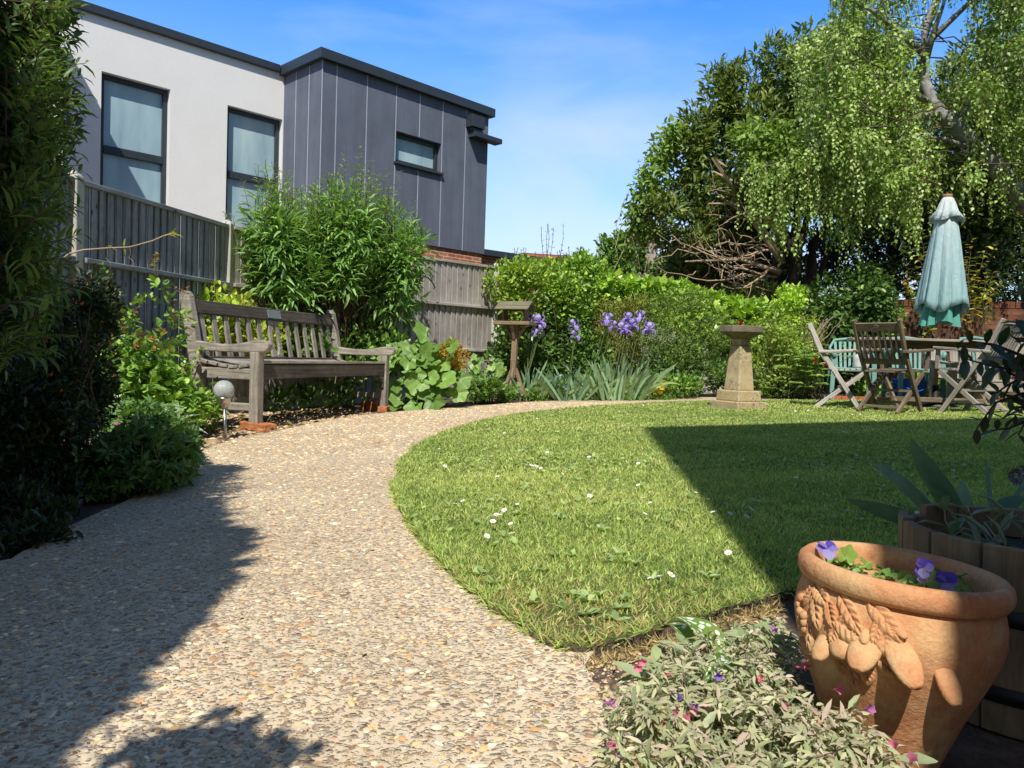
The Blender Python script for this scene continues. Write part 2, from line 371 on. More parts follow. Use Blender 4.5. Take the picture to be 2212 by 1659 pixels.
def _terracotta():
    m, nt, b = new_mat('terracotta'); co = coords(nt); n1 = noise(nt, co, 9, 6, .65); n2 = noise(nt, co, 220, 3)
    r_ = ramp(nt, [(.28, (.43, .17, .075)), (.5, (.61, .28, .125)), (.72, (.70, .42, .2))]); nt.links.new(n1, r_.inputs[0])
    c = mixrgb(nt, r_.outputs[0], n2, .35, 'OVERLAY')
    n3 = noise(nt, co, 30, 4); k = ramp(nt, [(.66, (0, 0, 0)), (.78, (.6, .6, .6))]); nt.links.new(n3, k.inputs[0]); c = mixrgb(nt, c, (.22, .12, .055), k.outputs[0])
    nt.links.new(c, b.inputs['Base Color']); b.inputs['Roughness'].default_value = .85; b.inputs['Specular IOR Level'].default_value = .25
    n6 = noise(nt, co, 14, 5, .75); k6 = ramp(nt, [(.47, (0, 0, 0)), (.66, (.85, .85, .85))]); nt.links.new(n6, k6.inputs[0]); c = mixrgb(nt, c, (.68, .46, .22), k6.outputs[0])
    n7 = noise(nt, coords(nt, (1, 1, .5)), 7, 6, .7); k7 = ramp(nt, [(.58, (0, 0, 0)), (.72, (.8, .8, .8))]); nt.links.new(n7, k7.inputs[0]); c = mixrgb(nt, c, (.27, .15, .07), k7.outputs[0]); nt.links.new(c, b.inputs['Base Color'])
    n8 = noise(nt, co, 45, 6, .7); ad = N_(nt, 'ShaderNodeMath', operation='ADD'); nt.links.new(n2, ad.inputs[0]); sc8 = N_(nt, 'ShaderNodeMath', operation='MULTIPLY'); sc8.inputs[1].default_value = 3.; nt.links.new(n8, sc8.inputs[0]); nt.links.new(sc8.outputs[0], ad.inputs[1])
    bump(nt, b, ad.outputs[0], .0022, .5); return m
TERRA = _terracotta()
def _stone():
    m, nt, b = new_mat('lichened_sandstone'); co = coords(nt); n1 = noise(nt, co, 6, 6, .6); n2 = noise(nt, co, 55, 5, .7); n3 = noise(nt, co, 3.5, 6, .7)
    r_ = ramp(nt, [(.3, (.44, .33, .17)), (.6, (.60, .48, .27)), (.8, (.66, .56, .36))]); nt.links.new(n1, r_.inputs[0])
    k = ramp(nt, [(.5, (0, 0, 0)), (.58, (.85, .85, .85))]); nt.links.new(n2, k.inputs[0])
    k3 = ramp(nt, [(.42, (0, 0, 0)), (.58, (1, 1, 1))]); nt.links.new(n3, k3.inputs[0])
    kk = mixrgb(nt, k.outputs[0], k3.outputs[0], 1., 'MULTIPLY')
    c = mixrgb(nt, r_.outputs[0], (.085, .072, .05), kk); nt.links.new(c, b.inputs['Base Color']); b.inputs['Roughness'].default_value = .92
    bump(nt, b, n2, .006, .6); return m
STONE = _stone()
STONETOP = m_speckle('grey_lichen_stone', [(.3, (.09, .08, .06)), (.5, (.2, .17, .12)), (.75, (.3, .26, .18))], 7, .95, .8, .006, 70)
WHITESTONE = m_speckle('white_stone', [(.3, (.5, .48, .44)), (.7, (.7, .68, .63))], 12, .8)
GREENPLASTIC = m_plain('faded_green_plastic', (.17, .35, .30), .5, var=.1)
BLUEPLASTIC = m_plain('blue_plastic', (.02, .13, .62), .4, var=.06)
STEEL = m_plain('brushed_steel', (.5, .48, .45), .3, 1.)
BLACKIRON = m_plain('black_iron', (.012, .012, .013), .5)
PLAQUE = m_speckle('grey_metal_plaque', [(.3, (.26, .32, .33)), (.7, (.38, .43, .44))], 30, .4, .3, .001, 120, .5, .4)
def _canopy():
    m, nt, b = new_mat('faded_canopy_cloth'); co = coords(nt); n1 = noise(nt, coords(nt, (6, 6, .8)), 1.5, 5)
    sp = nt.nodes.new('ShaderNodeSeparateXYZ'); nt.links.new(co, sp.inputs[0]); mr = nt.nodes.new('ShaderNodeMapRange'); mr.inputs[1].default_value = 1.1; mr.inputs[2].default_value = 2.4; nt.links.new(sp.outputs[2], mr.inputs[0])
    r_ = ramp(nt, [(0, (.38, .60, .60)), (.6, (.54, .72, .73)), (1, (.82, .84, .78))]); nt.links.new(mr.outputs[0], r_.inputs[0])
    c = mixrgb(nt, r_.outputs[0], n1, .4, 'OVERLAY'); nt.links.new(c, b.inputs['Base Color']); b.inputs['Roughness'].default_value = .9; b.inputs['Specular IOR Level'].default_value = .1; nb_ = noise(nt, coords(nt, (9, 9, 3)), 2.2, 6, .6, 1.2); bump(nt, b, nb_, .03, .55)
    t = nt.nodes.new('ShaderNodeBsdfTranslucent'); nt.links.new(c, t.inputs['Color']); x = nt.nodes.new('ShaderNodeMixShader'); x.inputs[0].default_value = .2
    nt.links.new(b.outputs[0], x.inputs[1]); nt.links.new(t.outputs[0], x.inputs[2]); nt.links.new(x.outputs[0], nt.nodes['Material Output'].inputs['Surface']); return m
CANOPY = _canopy()
def _glass():
    m, nt, b = new_mat('crackle_glass'); b.inputs['Transmission Weight'].default_value = .6; b.inputs['Roughness'].default_value = .09; b.inputs['IOR'].default_value = 1.3
    b.inputs['Base Color'].default_value = (.92, .96, .96, 1)
    vo = N_(nt, 'ShaderNodeTexVoronoi', Scale=48., feature='DISTANCE_TO_EDGE'); nt.links.new(coords(nt), vo.inputs['Vector'])
    k = ramp(nt, [(0, (0, 0, 0)), (.12, (1, 1, 1))]); nt.links.new(vo.outputs['Distance'], k.inputs[0]); bump(nt, b, k.outputs[0], .002, .5)
    return m
GLASS = _glass()
def _path():
    m, nt, b = new_mat('exposed_aggregate'); co = coords(nt)
    wob = N_(nt, 'ShaderNodeTexNoise', Scale=60., Detail=2.); nt.links.new(co, wob.inputs['Vector'])
    wc = mixrgb(nt, co, wob.outputs['Color'], .012, 'LINEAR_LIGHT')
    hs = []; base = None
    n0 = noise(nt, co, 2.2, 5); cem = ramp(nt, [(.3, (.60, .48, .31)), (.7, (.82, .67, .46))]); nt.links.new(n0, cem.inputs[0])
    nf = noise(nt, co, 300, 2); col = mixrgb(nt, cem.outputs[0], nf, .55, 'OVERLAY'); hsum = None
    for sc, thr in ((68., .5), (120., .48)):
        vo = N_(nt, 'ShaderNodeTexVoronoi', Scale=sc); vo.inputs['Randomness'].default_value = .95; nt.links.new(wc, vo.inputs['Vector'])
        bw = nt.nodes.new('ShaderNodeSeparateColor'); nt.links.new(vo.outputs['Color'], bw.inputs[0])
        pc = ramp(nt, [(.0, (.22, .14, .09)), (.05, (.38, .25, .15)), (.22, (.56, .41, .24)), (.52, (.58, .44, .26)), (.7, (.68, .55, .37)), (.86, (.45, .38, .29)), (.94, (.74, .66, .5)), (1., (.5, .26, .12))]); nt.links.new(bw.outputs[0], pc.inputs[0])
        k = ramp(nt, [(thr-.07, (1, 1, 1)), (thr, (0, 0, 0))]); nt.links.new(vo.outputs['Distance'], k.inputs[0])
        keep = N_(nt, 'ShaderNodeMath', operation='GREATER_THAN'); keep.inputs[1].default_value = .2; nt.links.new(bw.outputs[1], keep.inputs[0])
        mk = mixrgb(nt, k.outputs[0], keep.outputs[0], 1., 'MULTIPLY'); col = mixrgb(nt, col, pc.outputs[0], mk)
        hh = N_(nt, 'ShaderNodeMath', operation='SUBTRACT'); hh.inputs[0].default_value = .6; nt.links.new(vo.outputs['Distance'], hh.inputs[1])
        hm = N_(nt, 'ShaderNodeMath', operation='MULTIPLY'); nt.links.new(hh.outputs[0], hm.inputs[0]); nt.links.new(mk, hm.inputs[1])
        if hsum is None: hsum = hm.outputs[0]
        else:
            ad = N_(nt, 'ShaderNodeMath', operation='ADD'); nt.links.new(hsum, ad.inputs[0]); nt.links.new(hm.outputs[0], ad.inputs[1]); hsum = ad.outputs[0]
    n5 = noise(nt, co, .9, 5); col = mixrgb(nt, col, n5, .35, 'OVERLAY')
    nt.links.new(col, b.inputs['Base Color']); b.inputs['Roughness'].default_value = .75; b.inputs['Specular IOR Level'].default_value = .3
    bump(nt, b, hsum, .012, .8); return m
PATHMAT = _path()
PEBBLE = m_leaf('pebble_surface', trans=0., rough=.6, spec=.3, gain=1.7, warm=(1.08, 1, .85))
LAWNMAT = m_speckle('lawn_base', [(.3, (.09, .12, .03)), (.55, (.15, .2, .05)), (.8, (.24, .23, .09))], 3, .95, 1., .02, 120)
PAVING = m_speckle('dark_paving', [(.3, (.10, .09, .085)), (.7, (.17, .155, .14))], 6, .85, .6, .006, 120)
# ------------------------------------------------------------------ world, sun, camera
SUN_EL = rad(52); LX, LY = .094, 1.0                     # light travels toward +Y, a touch to the right
w = bpy.data.worlds.new('World'); SC.world = w; w.use_nodes = True; nt = w.node_tree; bg = nt.nodes['Background']
sk = nt.nodes.new('ShaderNodeTexSky'); sk.sky_type = 'NISHITA'; sk.sun_disc = False; sk.sun_elevation = SUN_EL
sk.sun_rotation = math.pi + math.atan(LX); sk.altitude = 50; sk.air_density = 1.0; sk.dust_density = .6; sk.ozone_density = 2.5
tc = nt.nodes.new('ShaderNodeTexCoord')
hs = N_(nt, 'ShaderNodeHueSaturation', Saturation=1.25, Value=1.); nt.links.new(sk.outputs[0], hs.inputs['Color'])
mp = nt.nodes.new('ShaderNodeMapping'); mp.inputs['Scale'].default_value = (1.6, 1.6, 5.); mp.inputs['Rotation'].default_value = (0, rad(25), 0); nt.links.new(tc.outputs['Generated'], mp.inputs[0])
cn = noise(nt, mp.outputs[0], 1.7, 7, .55, .4); cr = ramp(nt, [(.5, (0, 0, 0)), (.8, (1, 1, 1))]); nt.links.new(cn, cr.inputs[0])
sz = nt.nodes.new('ShaderNodeSeparateXYZ'); nt.links.new(tc.outputs['Generated'], sz.inputs[0])
hz = nt.nodes.new('ShaderNodeMapRange'); hz.inputs[1].default_value = .42; hz.inputs[2].default_value = .12; nt.links.new(sz.outputs[2], hz.inputs[0])
hz2 = N_(nt, 'ShaderNodeMath', operation='POWER'); hz2.inputs[1].default_value = 1.5; nt.links.new(hz.outputs[0], hz2.inputs[0])
ca = N_(nt, 'ShaderNodeMath', operation='MULTIPLY_ADD'); ca.inputs[1].default_value = .3; ca.inputs[2].default_value = .66; nt.links.new(cr.outputs[0], ca.inputs[0])
cm = N_(nt, 'ShaderNodeMath', operation='MULTIPLY'); nt.links.new(ca.outputs[0], cm.inputs[0]); nt.links.new(hz2.outputs[0], cm.inputs[1]); cm.use_clamp = True
nb0 = nt.nodes.new('ShaderNodeMapRange'); nb0.interpolation_type = 'SMOOTHSTEP'; nb0.inputs[1].default_value = -.1; nb0.inputs[2].default_value = .5; nt.links.new(sz.outputs[1], nb0.inputs[0])
cm2 = N_(nt, 'ShaderNodeMath', operation='MULTIPLY'); nt.links.new(cm.outputs[0], cm2.inputs[0]); nt.links.new(nb0.outputs[0], cm2.inputs[1])
# the northern sky above the roofs is the deep clear blue part
nb = nt.nodes.new('ShaderNodeMapRange'); nb.interpolation_type = 'SMOOTHSTEP'; nb.inputs[1].default_value = -.15; nb.inputs[2].default_value = .5; nt.links.new(sz.outputs[1], nb.inputs[0])
el_ = nt.nodes.new('ShaderNodeMapRange'); el_.interpolation_type = 'SMOOTHSTEP'; el_.inputs[1].default_value = .72; el_.inputs[2].default_value = .48; nt.links.new(sz.outputs[2], el_.inputs[0])
nbm = N_(nt, 'ShaderNodeMath', operation='MULTIPLY'); nt.links.new(nb.outputs[0], nbm.inputs[0]); nt.links.new(el_.outputs[0], nbm.inputs[1])
hb_ = mixrgb(nt, hs.outputs[0], mixrgb(nt, (1.05, 1.05, 1.05), (1.5, 2.15, 2.75), nbm.outputs[0]), 1., 'MULTIPLY')
SKYC = mixrgb(nt, hb_, (8.0, 8.8, 10.3), cm2.outputs[0])
# one soft cloud low in the north
dt = N_(nt, 'ShaderNodeVectorMath', operation='DOT_PRODUCT'); nt.links.new(tc.outputs['Generated'], dt.inputs[0]); dt.inputs[1].default_value = Vector((.115, .975, .2)).normalized()
dm = nt.nodes.new('ShaderNodeMapRange'); dm.interpolation_type = 'SMOOTHSTEP'; dm.inputs[1].default_value = .972; dm.inputs[2].default_value = .999; nt.links.new(dt.outputs['Value'], dm.inputs[0])
mp2 = nt.nodes.new('ShaderNodeMapping'); mp2.inputs['Scale'].default_value = (3, 3, 7); mp2.inputs['Rotation'].default_value = (0, rad(-35), 0); nt.links.new(tc.outputs['Generated'], mp2.inputs[0])
cn2 = noise(nt, mp2.outputs[0], 1.3, 7, .55, .3); cr2 = ramp(nt, [(.3, (0, 0, 0)), (.75, (.6, .6, .6))]); nt.links.new(cn2, cr2.inputs[0])
cmm = N_(nt, 'ShaderNodeMath', operation='MULTIPLY'); nt.links.new(dm.outputs[0], cmm.inputs[0]); nt.links.new(cr2.outputs[0], cmm.inputs[1])
wsp = ramp(nt, [(.55, (0, 0, 0)), (.85, (.35, .35, .35))]); nt.links.new(cn, wsp.inputs[0]); wm = N_(nt, 'ShaderNodeMath', operation='MULTIPLY'); nt.links.new(wsp.outputs[0], wm.inputs[0]); nt.links.new(nb0.outputs[0], wm.inputs[1])
SKYC = mixrgb(nt, mixrgb(nt, SKYC, (6.5, 8.2, 10.3), wm.outputs[0]), (8.3, 9.0, 10.3), cmm.outputs[0])
nt.links.new(SKYC, bg.inputs[0]); bg.inputs[1].default_value = .1
sl = bpy.data.lights.new('sun', 'SUN'); sl.energy = 5.0; sl.angle = rad(.5); sl.color = (1, .96, .895)
so = bpy.data.objects.new('sun', sl); COL.objects.link(so); so.location = (0, 0, 20)
ld = Vector((LX, LY, 0)).normalized()*math.cos(SUN_EL)+Vector((0, 0, -math.sin(SUN_EL)))
so.rotation_euler = ld.to_track_quat('-Z', 'Y').to_euler()
cd = bpy.data.cameras.new('camera'); cam = bpy.data.objects.new('camera', cd); COL.objects.link(cam)
cd.sensor_width = 36; cd.lens = 36*F/2212; cd.clip_end = 2000; cd.clip_start = .02
M = Matrix([[*map(float, (CR[i], CU[i], -CF[i]))] for i in range(3)]).to_4x4(); M.translation = V3(CC); cam.matrix_world = M
SC.camera = cam
SC.view_settings.view_transform = 'Standard'; SC.view_settings.look = 'None'; SC.view_settings.exposure = 0; SC.view_settings.gamma = 1
cy = SC.cycles; cy.max_bounces = 8; cy.diffuse_bounces = 3; cy.glossy_bounces = 3; cy.transmission_bounces = 6; cy.use_denoising = True
cy.caustics_reflective = False; cy.caustics_refractive = False; cy.sample_clamp_indirect = 6

# ------------------------------------------------------------------ ground, lawn, path
def chaikin(p, it=2, closed=True):
    p = [np.array(q[:2], float) for q in p]
    for _ in range(it):
        q = []
        for i in range(len(p) if closed else len(p)-1):
            a, b = p[i], p[(i+1) % len(p)]; q += [a*.75+b*.25, a*.25+b*.75]
        p = q
    return p
def sheet(name, poly, dz, mat, skirt=.06):
    v = [(x, y, gz(x)+dz) for x, y in poly]; k = len(v); f = [tuple(range(k))]
    if skirt: v += [(x, y, gz(x)+dz-skirt) for x, y in poly]; f += [(i, k+i, k+(i+1) % k, (i+1) % k) for i in range(k)]
    me = bpy.data.meshes.new(name); me.from_pydata(v, [], f); me.materials.append(mat); me.materials.append(SOIL); me.polygons.foreach_set('material_index', [0]+[int(name == 'lawn')]*(len(f)-1)); me.update()
    if me.polygons[0].normal.z < 0: me.flip_normals()
    return tag(link(name, me), kind='structure')
def inside(P, poly):
    x, y = P[:, 0], P[:, 1]; r_ = np.zeros(len(P), bool); k = len(poly)
    for i in range(k):
        (x0, y0), (x1, y1) = poly[i], poly[(i+1) % k]
        c = ((y0 > y) != (y1 > y)) & (x < (x1-x0)*(y-y0)/(y1-y0+1e-12)+x0); r_ ^= c
    return r_
g = 160.
gv = [(x, y, gz(x)) for y in np.linspace(-60, 2*g, 20) for x in np.linspace(-g, g, 20)]
me = bpy.data.meshes.new('ground'); me.from_pydata(gv, [], [(j*20+i, j*20+i+1, j*20+i+21, j*20+i+20) for j in range(19) for i in range(19)]); me.materials.append(SOIL); me.update()
tag(link('ground', me), kind='structure')

edge = [gnd(*q)[:2] for q in [(1215, 1432), (1130, 1375), (1040, 1308), (950, 1228), (890, 1160), (860, 1100), (849, 1050), (860, 1008), (895, 972), (950, 942), (1060, 906), (1200, 887), (1400, 873), (1550, 869)]]
lawn_poly = edge+[gnd(1700, 867.5)[:2], gnd(1900, 868.5)[:2], (9, 10.2), (9.5, 5), (3.4, 4.4), (2.35, 3.75), (2.0, 2.9), (1.35, 2.2), (.95, 1.93)] + [gnd(*q)[:2] for q in [(1690, 1300), (1560, 1340), (1430, 1382), (1300, 1420)]]
LAWN = chaikin(lawn_poly, 3); LH = .022; LAWN = [np.array(q)+np.array([math.sin(37*q[0]+11*q[1]), math.sin(29*q[1]-17*q[0])])*.009 for q in LAWN]
sheet('lawn', LAWN, LH, LAWNMAT)
lc = np.array((3.3, 5.3))
inner = [np.array(e)+nrm(lc-np.array(e))*.15 for e in edge]
left = [(-3.2, -1.2), (-2.2, 1.0)]+[gnd(*q)[:2] for q in [(0, 1232), (60, 1192), (170, 1132), (300, 1078), (385, 1008), (470, 960), (590, 936), (700, 911), (830, 893), (1040, 878), (1150, 869), (1400, 859), (1640, 860)]]
PATH = left[:2]+chaikin(left[2:], 2, False)+[gnd(1705, 866)[:2]]+[np.array(p_) for p_ in inner[::-1]]+[gnd(*q)[:2] for q in [(1262, 1450), (1300, 1540), (1335, 1659)]]+[(.19, .6), (.3, -1.2)]
sheet('path', PATH, .012, PATHMAT)
sheet('pavement', [(.47, .98), (.62, 1.0), (.66, .9), (3, .9), (3, -.9), (.36, -.9)], .006, PAVING, .03)

def lown(x, y, s=1.):
    return (np.sin(x*1.9*s+1)+np.sin(y*2.3*s+.4*x)+np.sin((x+y)*3.7*s+2)+np.sin((x-1.7*y)*5.1*s))/4
def in_view(P, m=.06):
    d = P-CC; z = d@CF; return (z > .2) & (np.abs(d@CR) < z*(CX/F+m)) & (np.abs(d@CU) < z*(CY/F+m))
def sample_poly(poly, y0, y1, dens):
    pp = np.array(poly); x0, x1 = pp[:, 0].min(), pp[:, 0].max(); n = int((x1-x0)*(y1-y0)*dens)
    P = np.stack([RNG.uniform(x0, x1, n), RNG.uniform(y0, y1, n)], 1); P = P[inside(P, poly)]
    Q = np.concatenate([P, gz(P[:, :1])], 1); return Q[in_view(Q)]
def edge_dist(P, poly):
    d = np.full(len(P), 9.); k = len(poly)
    for i in range(k):
        a, b = np.array(poly[i]), np.array(poly[(i+1) % k]); e = b-a; t = np.clip(((P[:, :2]-a)@e)/(e@e+1e-9), 0, 1)
        d = np.minimum(d, np.linalg.norm(P[:, :2]-(a+t[:, None]*e), axis=1))
    return d
gl = LM()
for y0, y1, dens, wd in ((1.3, 2.4, 27000, .0029), (2.4, 3.6, 19000, .0034), (3.6, 5.4, 8500, .0055), (5.4, 7.6, 4500, .008), (7.6, 10.4, 2600, .011)):
    P = sample_poly(LAWN, y0, y1, dens); n = len(P); ed = edge_dist(P, LAWN)
    ln = lown(P[:, 0], P[:, 1])+.5*lown(P[:, 0], P[:, 1], 4.)
    front = np.clip((2.15-P[:, 1]-.12*P[:, 0])/.55, 0, 1)*(P[:, 0] < 1.2)
    straw = np.clip(.07+.11*ln+.6*front**1.5+.10*np.clip(1-ed/.10, 0, 1)*RNG.random(n), 0, .97)
    is_straw = RNG.random(n) < straw
    keep = ~((front > .85) & (RNG.random(n) < .35)); P, is_straw, ln, ed = P[keep], is_straw[keep], ln[keep], ed[keep]; n = len(P)
    C = np.where(is_straw[:, None], mixcol([(.105, .10, .03), (.15, .15, .045), (.085, .10, .026)], n), mixcol([(.055, .10, .016), (.10, .165, .028), (.165, .225, .05)], n, t=np.clip(.5+.28*ln+.3*RNG.normal(size=n), 0, 1)))
    h = (.015+.011*RNG.random(n))*np.where(ed < .05, 1.15, 1)*(1+.15*ln)
    A = RNG.normal(size=(n, 3))*.75; A[:, 2] = 1; A[is_straw, 2] = .45
    P = P.copy(); P[:, 2] += LH-.003
    gl.leaves(P, A, unit(n), h, wd, C, 'blade')
# longer tufts hanging over the path edge
P = sample_poly(LAWN, 1.3, 6, 16000); ed = edge_dist(P, LAWN); k = (ed < .035) & (lown(P[:, 0]*3, P[:, 1]*3) > -.35); P = P[k]; n = len(P)
A = nrm(np.concatenate([P[:, :2]-lc, np.zeros((n, 1))], 1))*.7+unit(n)*.5+np.array([0, 0, .7]); P[:, 2] += LH-.01
gl.leaves(P, A, unit(n), RNG.uniform(.022, .042, n), .0035, mixcol([(.06, .11, .02), (.10, .165, .03), (.14, .2, .045)], n), 'blade', .5)
# broad little weed leaves in the turf
P = sample_poly(LAWN, 1.4, 4.5, 120); k = lown(P[:, 0]*2.2, P[:, 1]*2.2) > .05; P = P[k]; n = len(P)
for _ in range(4):
    A = unit(n); A[:, 2] = .35; Q = P.copy(); Q[:, 2] += LH+.006; gl.leaves(Q, A, np.tile([0, 0, 1.], (n, 1))+.3*unit(n), RNG.uniform(.018, .034, n), RNG.uniform(.011, .02, n), mixcol([(.07, .13, .03), (.12, .19, .05)], n), 'oval')
tag(gl.build('grass', BLADE), kind='stuff')

DOME = []
for r_, z in ((1, 0), (.86, .42), (.45, .78)):
    for j in range(7): DOME.append((r_*math.cos(2*math.pi*j/7), r_*math.sin(2*math.pi*j/7), z))
DOME.append((0, 0, .88)); DV = np.array(DOME); DF = [(i*7+j, i*7+(j+1) % 7, (i+1)*7+(j+1) % 7, (i+1)*7+j) for i in range(2) for j in range(7)]+[(14+j, 14+(j+1) % 7, 21) for j in range(7)]
def domes(lm, P, r_, C, flat=.55, ecc=.35):
    n = len(P); a = RNG.uniform(0, 6.3, n); e = 1+ecc*RNG.normal(size=n); e = np.clip(e, .6, 1.7); c, s_ = np.cos(a), np.sin(a)
    wob = 1+.12*RNG.normal(size=(n, len(DV)))
    x = DV[None, :, 0]*r_[:, None]*e[:, None]*wob; y = DV[None, :, 1]*r_[:, None]/e[:, None]*wob; z = DV[None, :, 2]*r_[:, None]*flat
    v = np.stack([P[:, 0:1]+x*c[:, None]-y*s_[:, None], P[:, 1:2]+x*s_[:, None]+y*c[:, None], P[:, 2:3]+z], 2).reshape(-1, 3)
    k = len(DV); lm.v.append(v.astype(np.float32)); lm.c.append(np.repeat(np.asarray(C, np.float32), k, 0)); lm.l.append(np.zeros((n*k, 3), np.float32))
    b = lm.nb+np.arange(n)*k
    for q in DF: lm.fi.append((b[:, None]+np.array(q)).ravel()); lm.fn.append(np.full(n, len(q)))
    lm.nb += n*k
pl = LM(); PC = np.array([(.2, .125, .085), (.28, .165, .09), (.42, .29, .16), (.47, .37, .23), (.52, .44, .31), (.36, .31, .24), (.56, .5, .38), (.45, .25, .12), (.3, .25, .19), (.44, .34, .2), (.5, .36, .19), (.48, .4, .27)])
for y0, y1, dens, m in ((.8, 2.2, 13500, .95), (2.2, 4.2, 7000, 1.05), (4.2, 9.5, 2200, 1.5)):
    P = sample_poly(PATH, y0, y1, dens); P = P[~inside(P, LAWN)]; n = len(P); P[:, 2] += .0095
    r_ = np.clip(np.exp(RNG.normal(math.log(.0042), .38, n)), .002, .0105)*m
    C = PC[RNG.integers(0, len(PC), n)]*(1+.15*RNG.normal(size=(n, 1))); domes(pl, P, r_, np.clip(C, .03, .8))
tag(pl.build('path_pebbles', PEBBLE, smooth=True), kind='stuff')
# crumbs of earth in the beds
cl = LM()
bedA = [gnd(*q)[:2] for q in [(385, 1012), (470, 962), (590, 938), (700, 912), (830, 895)]]+[(-2.0, 8.6), (-2.8, 7.5), (-2.9, 5.8), (-2.6, 4.2)]
bedB = [gnd(*q)[:2] for q in [(1215, 1440), (1300, 1425), (1690, 1305)]]+[(.6, 1.6), (.45, 1.0), (.2, 1.05), (.15, 1.25)]
bedC = [(3.4, 4.4), (2.35, 3.75), (2.0, 2.9), (1.35, 2.2), (3, 2.2), (4, 4)]
for bed, dens in ((bedA, 2600), (bedB, 12000), (bedC, 900)):
    bp = np.array(bed); P = sample_poly(bed, bp[:, 1].min(), bp[:, 1].max(), dens); n = len(P)
    r_ = np.exp(RNG.normal(math.log(.0034 if bed is bedB else .008), .5, n)); C = mixcol([(.08, .06, .042), (.2, .15, .105), (.32, .245, .17), (.4, .32, .23)], n, .2, RNG.random(n)**(.9 if bed is bedB else 1.6)); domes(cl, P, r_, C, .7, .25)
for (px, n, col) in ((None, 260, None),):
    P = sample_poly(bedA, 5.5, 8.2, 60); n = len(P); P[:, 2] += .02
    cl.leaves(P, unit(n)*np.array([1, 1, .2]), np.tile([0, 0, 1.], (n, 1))+.5*unit(n), RNG.uniform(.04, .1, n), RNG.uniform(.015, .04, n), mixcol([(.2, .14, .07), (.35, .27, .15), (.1, .12, .04)], n), 'lance')
P = sample_poly(bedB, 1.0, 2.0, 700); n = len(P); P[:, 2] += .01
cl.leaves(P, unit(n)*np.array([1, 1, .25]), np.tile([0, 0, 1.], (n, 1))+.6*unit(n), RNG.uniform(.015, .04, n), RNG.uniform(.002, .006, n), mixcol([(.25, .19, .09), (.4, .33, .2)], n), 'blade')
# dry straw fringe where the turf meets the near bed
P = sample_poly(bedB, 1.2, 2.1, 60000); P = P[edge_dist(P, LAWN) < .015+.055*RNG.random(len(P))]; n = len(P)
cl.leaves(P+np.array([0, 0, .004]), unit(n)*np.array([1, 1, .5])+np.array([0, 0, .25]), unit(n), RNG.uniform(.012, .03, n), .0026, mixcol([(.16, .12, .06), (.26, .2, .1), (.14, .15, .05)], n), 'blade')
tag(cl.build('soil_crumbs', PEBBLE), kind='stuff')
fl_ = LM(); P = sample_poly(PATH, .9, 8, 9); P = P[~inside(P, LAWN)]; n = len(P); P[:, 2] += .016
fl_.leaves(P, unit(n)*np.array([1, 1, .15]), np.tile([0, 0, 1.], (n, 1))+.35*unit(n), RNG.uniform(.008, .024, n), RNG.uniform(.004, .011, n), mixcol([(.12, .08, .04), (.25, .17, .08), (.12, .15, .04)], n), 'oval', .3)
tag(fl_.build('fallen_leaves', PEBBLE), kind='stuff')

# ------------------------------------------------------------------ modern house
def rebase(root, loc):
    loc = V3(loc); root.location = loc
    for ch in root.children: ch.location = ch.location-loc
    return root
FA = rad(44); HP = at(697, 140, 13.4); HP[2] = 0
hs_ = thing('modern_house', 'flat roofed modern house with white rendered wall and grey clad upper block behind the fence', 'house', HP, rad(46))
def holed(mb, x0, x1, z0, z1, y, holes, dep, back=None):
    xs = sorted({x0, x1, *[h[0] for h in holes], *[h[1] for h in holes]}); zs = sorted({z0, z1, *[h[2] for h in holes], *[h[3] for h in holes]})
    for i in range(len(xs)-1):
        for j in range(len(zs)-1):
            cx_, cz_ = (xs[i]+xs[i+1])/2, (zs[j]+zs[j+1])/2
            if any(h[0] < cx_ < h[1] and h[2] < cz_ < h[3] for h in holes): continue
            mb.quad((xs[i], y, zs[j]), (xs[i+1], y, zs[j]), (xs[i+1], y, zs[j+1]), (xs[i], y, zs[j+1]))
    for a, b, c, d in holes:
        mb.quad((a, y, d), (b, y, d), (b, y+dep, d), (a, y+dep, d)); mb.quad((a, y, c), (a, y+dep, c), (b, y+dep, c), (b, y, c))
        mb.quad((a, y, c), (a, y, d), (a, y+dep, d), (a, y+dep, c)); mb.quad((b, y, d), (b, y, c), (b, y+dep, c), (b, y+dep, d))
WX, WZ, WY = -4.03, 5.63, 1.28
mb = MB(); wh = [(-3.10, -2.05, 1.6, 4.78), (-1.07, -.02, 1.6, 4.78)]
holed(mb, WX, 0, -.4, WZ, WY, wh, .13)
mb.quad((WX-6, 9, -.4), (WX-6, 9, WZ), (0, 9, WZ), (0, 9, -.4)); mb.quad((WX-6, WY-1.45, WZ), (WX, WY-1.45, WZ), (WX, 9, WZ), (WX-6, 9, WZ)); mb.quad((WX, WY, WZ), (0, WY, WZ), (0, 9, WZ), (WX, 9, WZ))
mb.quad((WX, WY-1.45, -.4), (WX, WY, -.4), (WX, WY, WZ), (WX, WY-1.45, WZ)); mb.quad((WX-6, WY-1.45, -.4), (WX, WY-1.45, -.4), (WX, WY-1.45, WZ), (WX-6, WY-1.45, WZ)); mb.quad((WX-6, WY-1.45, -.4), (WX-6, WY-1.45, WZ), (WX-6, 9, WZ), (WX-6, 9, -.4))
mb.build('wall', WHITEWALL, hs_)
mb = MB(); mb.box(WX+.0, -.125, WY-.07, WY+.3, WZ-.03, WZ+.1); mb.box(WX-6, WX-.003, WY-1.52, 9, WZ-.03, WZ+.1); mb.build('parapet_coping', DARKMETAL, hs_, bevel=.008)
ch = [(1.6, 2.71, 4.16, 4.73)]
mb = MB(); holed(mb, 0, 3.98, 2.71, 5.62, 0, ch, .14)
